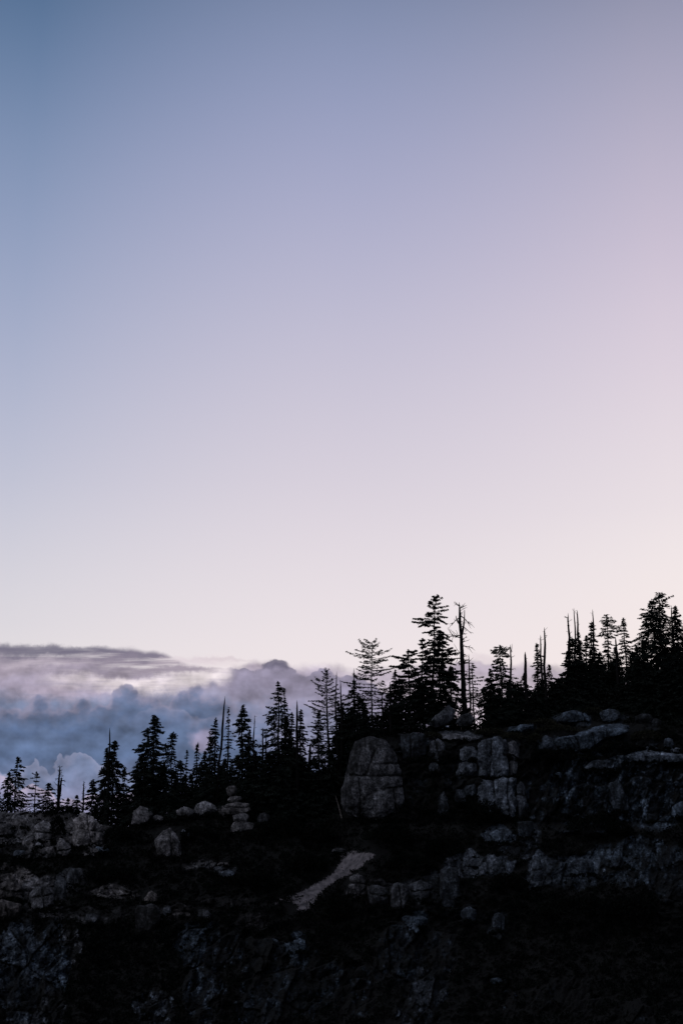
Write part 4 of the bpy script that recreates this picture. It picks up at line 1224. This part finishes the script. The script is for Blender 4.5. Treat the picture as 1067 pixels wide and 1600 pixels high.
def blob(cx, cy, rx, ry, soft=.5, warp=1.0):
    x = mm('DIVIDE', mm('SUBTRACT', mm('ADD', cu, mm('MULTIPLY', du, warp)), cx / 100), rx / 100)
    y = mm('DIVIDE', mm('SUBTRACT', mm('ADD', cv, mm('MULTIPLY', dv, warp)), cy / 100), ry / 100)
    d = mm('SQRT', mm('ADD', mm('MULTIPLY', x, x), mm('MULTIPLY', y, y)))
    return sstep(1 + soft, 1 - soft, d)


c = sky
# thin band of distant haze cloud to the right
band = mm('MULTIPLY', layer_top([(-300, 1042), (300, 1050), (420, 1040), (560, 1046), (760, 1040), (880, 1046), (1100, 1052), (1500, 1050)], .10, .28), .92)
c = mixc(nt, band, c, ramp(nt, [(0, srgb(176, 165, 182)), (.35, srgb(196, 184, 198)), (1, srgb(206, 196, 208))], mm('DIVIDE', mm('SUBTRACT', cv, 10.4), 2.0, clamp=True)).outputs[0])
# main bank body (left of ~ x 560)
body = layer_top([(-300, 1018), (0, 1040), (150, 1040), (250, 1056), (335, 1062), (362, 1044), (400, 1032), (440, 1036), (480, 1052), (560, 1072), (640, 1100), (760, 1160), (900, 1220), (1500, 1300)], .07, .22, .10)
bodyc = ramp(nt, [(0.0, srgb(178, 166, 182)), (.14, srgb(160, 152, 174)), (.28, srgb(120, 130, 160)), (.45, srgb(94, 113, 148)), (.62, srgb(88, 108, 144)), (.8, srgb(112, 126, 162)), (1.0, srgb(150, 148, 178))],
             mm('DIVIDE', mm('SUBTRACT', wv, 10.35), 2.4, clamp=True)).outputs[0]
c = mixc(nt, body, c, bodyc)
top = layer_top([(-300, 1006), (0, 1011), (150, 1012), (240, 1018), (300, 1040), (360, 1062), (480, 1100), (1500, 1300)], .045, .12)
lowlim = sstep(10.62, 10.42, mm('ADD', cv, mm('MULTIPLY', dv, .7)))
stk0 = mm('ADD', noise(1.6, 5, .6, (5, 2, 1), .45, 5.5), mm('MULTIPLY', noise(3.0, 4, .6, (2, 8, 1), .4, 6.0), .6))
tear = mm('ADD', .95, mm('MULTIPLY', stk0, mm('ADD', 1.2, mm('MULTIPLY', cu, 1.1))), clamp=True)
c = mixc(nt, mm('MULTIPLY', mm('MULTIPLY', top, lowlim), tear), c, ramp(nt, [(0, srgb(118, 114, 134)), (.35, srgb(136, 128, 147)), (.7, srgb(158, 147, 164)), (1, srgb(178, 165, 180))], mm('DIVIDE', mm('SUBTRACT', wv, 10.08), .5, clamp=True)).outputs[0])
# puffy edges: two sizes of rounded cells
def vcell(scale, off):
    mp = N(nt, 'ShaderNodeMapping'); mp.inputs['Location'].default_value = off
    cw = N(nt, 'ShaderNodeCombineXYZ'); L(nt, mm('ADD', cu, mm('MULTIPLY', du, .45)), cw.inputs[0]); L(nt, mm('ADD', cv, mm('MULTIPLY', dv, .45)), cw.inputs[1])
    L(nt, cw.outputs[0], mp.inputs['Vector'])
    v = N(nt, 'ShaderNodeTexVoronoi', Scale=scale, _feature='SMOOTH_F1'); v.inputs['Smoothness'].default_value = .22
    L(nt, mp.outputs[0], v.inputs['Vector'])
    return mm('SUBTRACT', v.outputs['Distance'], .42)


vb = vcell(3.2, (.3, .2, 0)); vs = vcell(8.0, (1.7, .4, 0))
bil = mm('ADD', mm('MULTIPLY', vb, .30), mm('MULTIPLY', vs, .12))


def cumulus(base, pts, cols, depth, soft=.02, amt=1.0, bamt=1.0, x0=None, x1=None, sx=.15):
    """one heap of cloud: top outline, colours from its top edge downward over depth"""
    y = curve(cu, pts)
    d = mm('SUBTRACT', cv, y)
    d = mm('SUBTRACT', d, mm('MULTIPLY', bil, bamt))
    d = mm('ADD', d, mm('MULTIPLY', nD, .08))
    f = mm('MULTIPLY', sstep(-soft, soft, d), amt)
    if x0 is not None: f = mm('MULTIPLY', f, sstep(x0 - sx, x0 + sx, mm('ADD', cu, mm('MULTIPLY', nA, .3))))
    if x1 is not None: f = mm('MULTIPLY', f, sstep(x1 + sx, x1 - sx, mm('ADD', cu, mm('MULTIPLY', nA, .3))))
    f = mm('MULTIPLY', f, sstep(depth * 1.5, depth * .45, mm('ADD', d, mm('MULTIPLY', nB, .3))))
    n = len(cols)
    dd = mm('ADD', mm('ADD', mm('DIVIDE', d, depth), mm('MULTIPLY', nB, .5)), mm('MULTIPLY', nC, .5), clamp=True)
    col = ramp(nt, [(i / (n - 1), srgb(*q)) for i, q in enumerate(cols)], dd).outputs[0]
    return mixc(nt, f, base, col)


st1 = noise(1.6, 5, .6, (5, 2, 1), .55, 5.5)
st2 = noise(3.5, 4, .6, (8, 1, 6), .5, 5.0)
stk = mm('ADD', st1, mm('MULTIPLY', st2, .5))
# the veil of the top layer is torn into streaks
for (x, y, rx, ry, col, s_, a_) in [
    (60, 1037, 60, 9, (194, 182, 196), .7, .8), (140, 1064, 60, 13, (236, 224, 228), .7, .95), (235, 1068, 60, 14, (238, 226, 230), .7, .95),
    (310, 1058, 50, 12, (240, 229, 232), .6, .9), (345, 1038, 30, 14, (240, 229, 232), .6, .85), (300, 1034, 60, 7, (226, 212, 220), .7, .7),
    (90, 1078, 80, 16, (178, 165, 184), .8, .8), (10, 1066, 50, 12, (160, 150, 170), .8, .6)]:
    f_ = mm('MULTIPLY', mm('MULTIPLY', blob(x, y, rx, ry, s_, .8), a_), mm('ADD', .75, mm('MULTIPLY', stk, 2.4), clamp=True))
    c = mixc(nt, f_, c, srgb(*col))
for (x, y, rx, ry, col, s_, a_) in [
    (60, 1016, 110, 7, (116, 112, 132), .6, .8), (215, 1050, 80, 6, (146, 136, 154), .6, .8), (280, 1046, 66, 4, (160, 148, 164), .6, .75), (100, 1046, 70, 6, (148, 139, 158), .6, .7),
    (350, 1030, 40, 3, (206, 190, 200), .8, .5)]:
    f_ = mm('MULTIPLY', mm('MULTIPLY', blob(x, y, rx, ry, s_, .8), a_), mm('ADD', .8, mm('MULTIPLY', stk, -2.4), clamp=True))
    c = mixc(nt, f_, c, srgb(*col))
c = cumulus(c, [(-300, 1084), (0, 1088), (60, 1090), (120, 1096), (165, 1100), (182, 1078), (205, 1070), (232, 1078), (262, 1092), (285, 1078), (310, 1070), (335, 1082), (360, 1100), (420, 1120), (480, 1160), (560, 1200), (1500, 1300)],
            [(140, 138, 164), (104, 115, 147), (94, 111, 145), (86, 106, 143), (92, 111, 147)], .55, .045, .9)
c = cumulus(c, [(-300, 1110), (200, 1110), (225, 1104), (248, 1092), (275, 1100), (300, 1116), (340, 1112), (420, 1150), (1500, 1300)],
            [(138, 141, 170), (110, 122, 156), (94, 112, 148)], .35, .05, .6, 1.0, 2.25, None, .25)
c = cumulus(c, [(-300, 1052), (350, 1050), (364, 1043), (384, 1038), (410, 1042), (440, 1038), (475, 1046), (520, 1050), (560, 1056), (620, 1090), (760, 1200), (1500, 1300)],
            [(134, 128, 150), (142, 136, 160), (150, 145, 170), (136, 140, 170), (124, 134, 166)], .95, .022, .92, .8, 3.6, None, .07)
# dark little cap on the right-hand heap
bx_n = mm('DIVIDE', mm('SUBTRACT', mm('ADD', cu, mm('MULTIPLY', du, .4)), 4.32), .23)
by_n = mm('DIVIDE', mm('SUBTRACT', mm('ADD', mm('SUBTRACT', cv, mm('MULTIPLY', bil, .5)), mm('MULTIPLY', nD, .08)), 10.44), .145)
cap = mm('SQRT', mm('ADD', mm('MULTIPLY', bx_n, bx_n), mm('MULTIPLY', by_n, by_n)))
capf = mm('MULTIPLY', mm('MULTIPLY', sstep(1.15, .8, cap), sstep(.35, -.25, by_n)), .92)
c = mixc(nt, capf, c, srgb(108, 104, 126))
c = mixc(nt, mm('MULTIPLY', blob(316, 1158, 20, 16, .5), .7), c, srgb(166, 156, 184))
c = mixc(nt, mm('MULTIPLY', blob(490, 1150, 60, 40, .6), .5), c, srgb(164, 162, 190))
c = cumulus(c, [(-300, 1190), (0, 1200), (22, 1208), (46, 1196), (64, 1190), (82, 1202), (96, 1176), (116, 1166), (136, 1178), (156, 1192), (190, 1206), (240, 1226), (1500, 1260)],
            [(136, 144, 176), (116, 130, 164), (122, 134, 168), (140, 146, 180)], .55, .014, .95, .9)
c = cumulus(c, [(-300, 1205), (0, 1204), (14, 1212), (30, 1234), (52, 1222), (74, 1232), (100, 1246), (150, 1240), (200, 1236), (300, 1246), (1500, 1270)],
            [(182, 170, 194), (158, 154, 186), (142, 148, 184), (128, 140, 178)], .5, .02, .9, .7)
c = mixc(nt, mm('MULTIPLY', blob(745, 1046, 50, 8, .6), .6), c, srgb(182, 170, 188))
c = mixc(nt, mm('MULTIPLY', blob(758, 1030, 24, 6, .7), .5), c, srgb(218, 204, 212))
# fine mottling plus painted top-lit relief, inside the clouds only
inside = mm('MAXIMUM', body, band)
mot = mm('ADD', .95, mm('MULTIPLY', mm('ADD', mm('MULTIPLY', nC, .22), mm('MULTIPLY', lit, 1.7)), inside))
cc = N(nt, 'ShaderNodeCombineColor')
for i in range(3): L(nt, mot, cc.inputs[i])
c = mixc(nt, 1.0, c, cc.outputs[0], 'MULTIPLY')
# dusk falls off away from the afterglow and below the horizon
glow = mm('ADD', mm('MULTIPLY', dY, .985), mm('MULTIPLY', dX, .17))
fall = sstep(-.35, .86, glow)
back = ramp(nt, [(0, (.075, .088, .125)), (.5, (.09, .112, .17)), (1, (.085, .115, .19))], eln).outputs[0]
fill_lobe = mm('ADD', mm('ADD', mm('MULTIPLY', dX, -.52), mm('MULTIPLY', dY, -.42)), mm('MULTIPLY', dZ, .74))
fill_lobe = mm('MULTIPLY', sstep(.45, 1.0, fill_lobe), 1.0)
back = mixc(nt, fill_lobe, back, (.92, .96, 1.12))  # bright sky lobe added behind the viewer, upper left, to model the rocks
c = mixc(nt, fall, back, c)
# residual atmospheric scattering from the sun just under the ridge
nish = N(nt, 'ShaderNodeTexSky', _sky_type='NISHITA')
nish.sun_disc = False
SUN_EL, SUN_AZ = math.radians(1.5), math.radians(24)
nish.sun_elevation = SUN_EL; nish.sun_rotation = SUN_AZ
nm = N(nt, 'ShaderNodeMix', _data_type='RGBA', _blend_type='ADD')
nm.inputs[0].default_value = .004
L(nt, c, nm.inputs[6]); L(nt, nish.outputs[0], nm.inputs[7])
below = sstep(-.03, .0, dZ)
L(nt, mixc(nt, below, (.02, .022, .028), nm.outputs[2]), bg.inputs[0])
bg.inputs[1].default_value = 1.0
try:
    W.cycles.sampling_method = 'MANUAL'; W.cycles.sample_map_resolution = 512
except Exception: pass

# weak warm sun almost set behind the ridge
sun_d = bpy.data.lights.new('sun', 'SUN'); sun_d.energy = .05; sun_d.angle = math.radians(8); sun_d.color = (1, .8, .7)
sun = bpy.data.objects.new('sun', sun_d); COL.objects.link(sun)
sdir = Vector((math.sin(SUN_AZ) * math.cos(SUN_EL), math.cos(SUN_AZ) * math.cos(SUN_EL), math.sin(SUN_EL)))
sun.rotation_euler = sdir.to_track_quat('Z', 'Y').to_euler()

SC.view_settings.view_transform = 'Standard'
SC.view_settings.look = 'None'
SC.view_settings.exposure = 0
SC.view_settings.gamma = 1
SC.cycles.max_bounces = 4
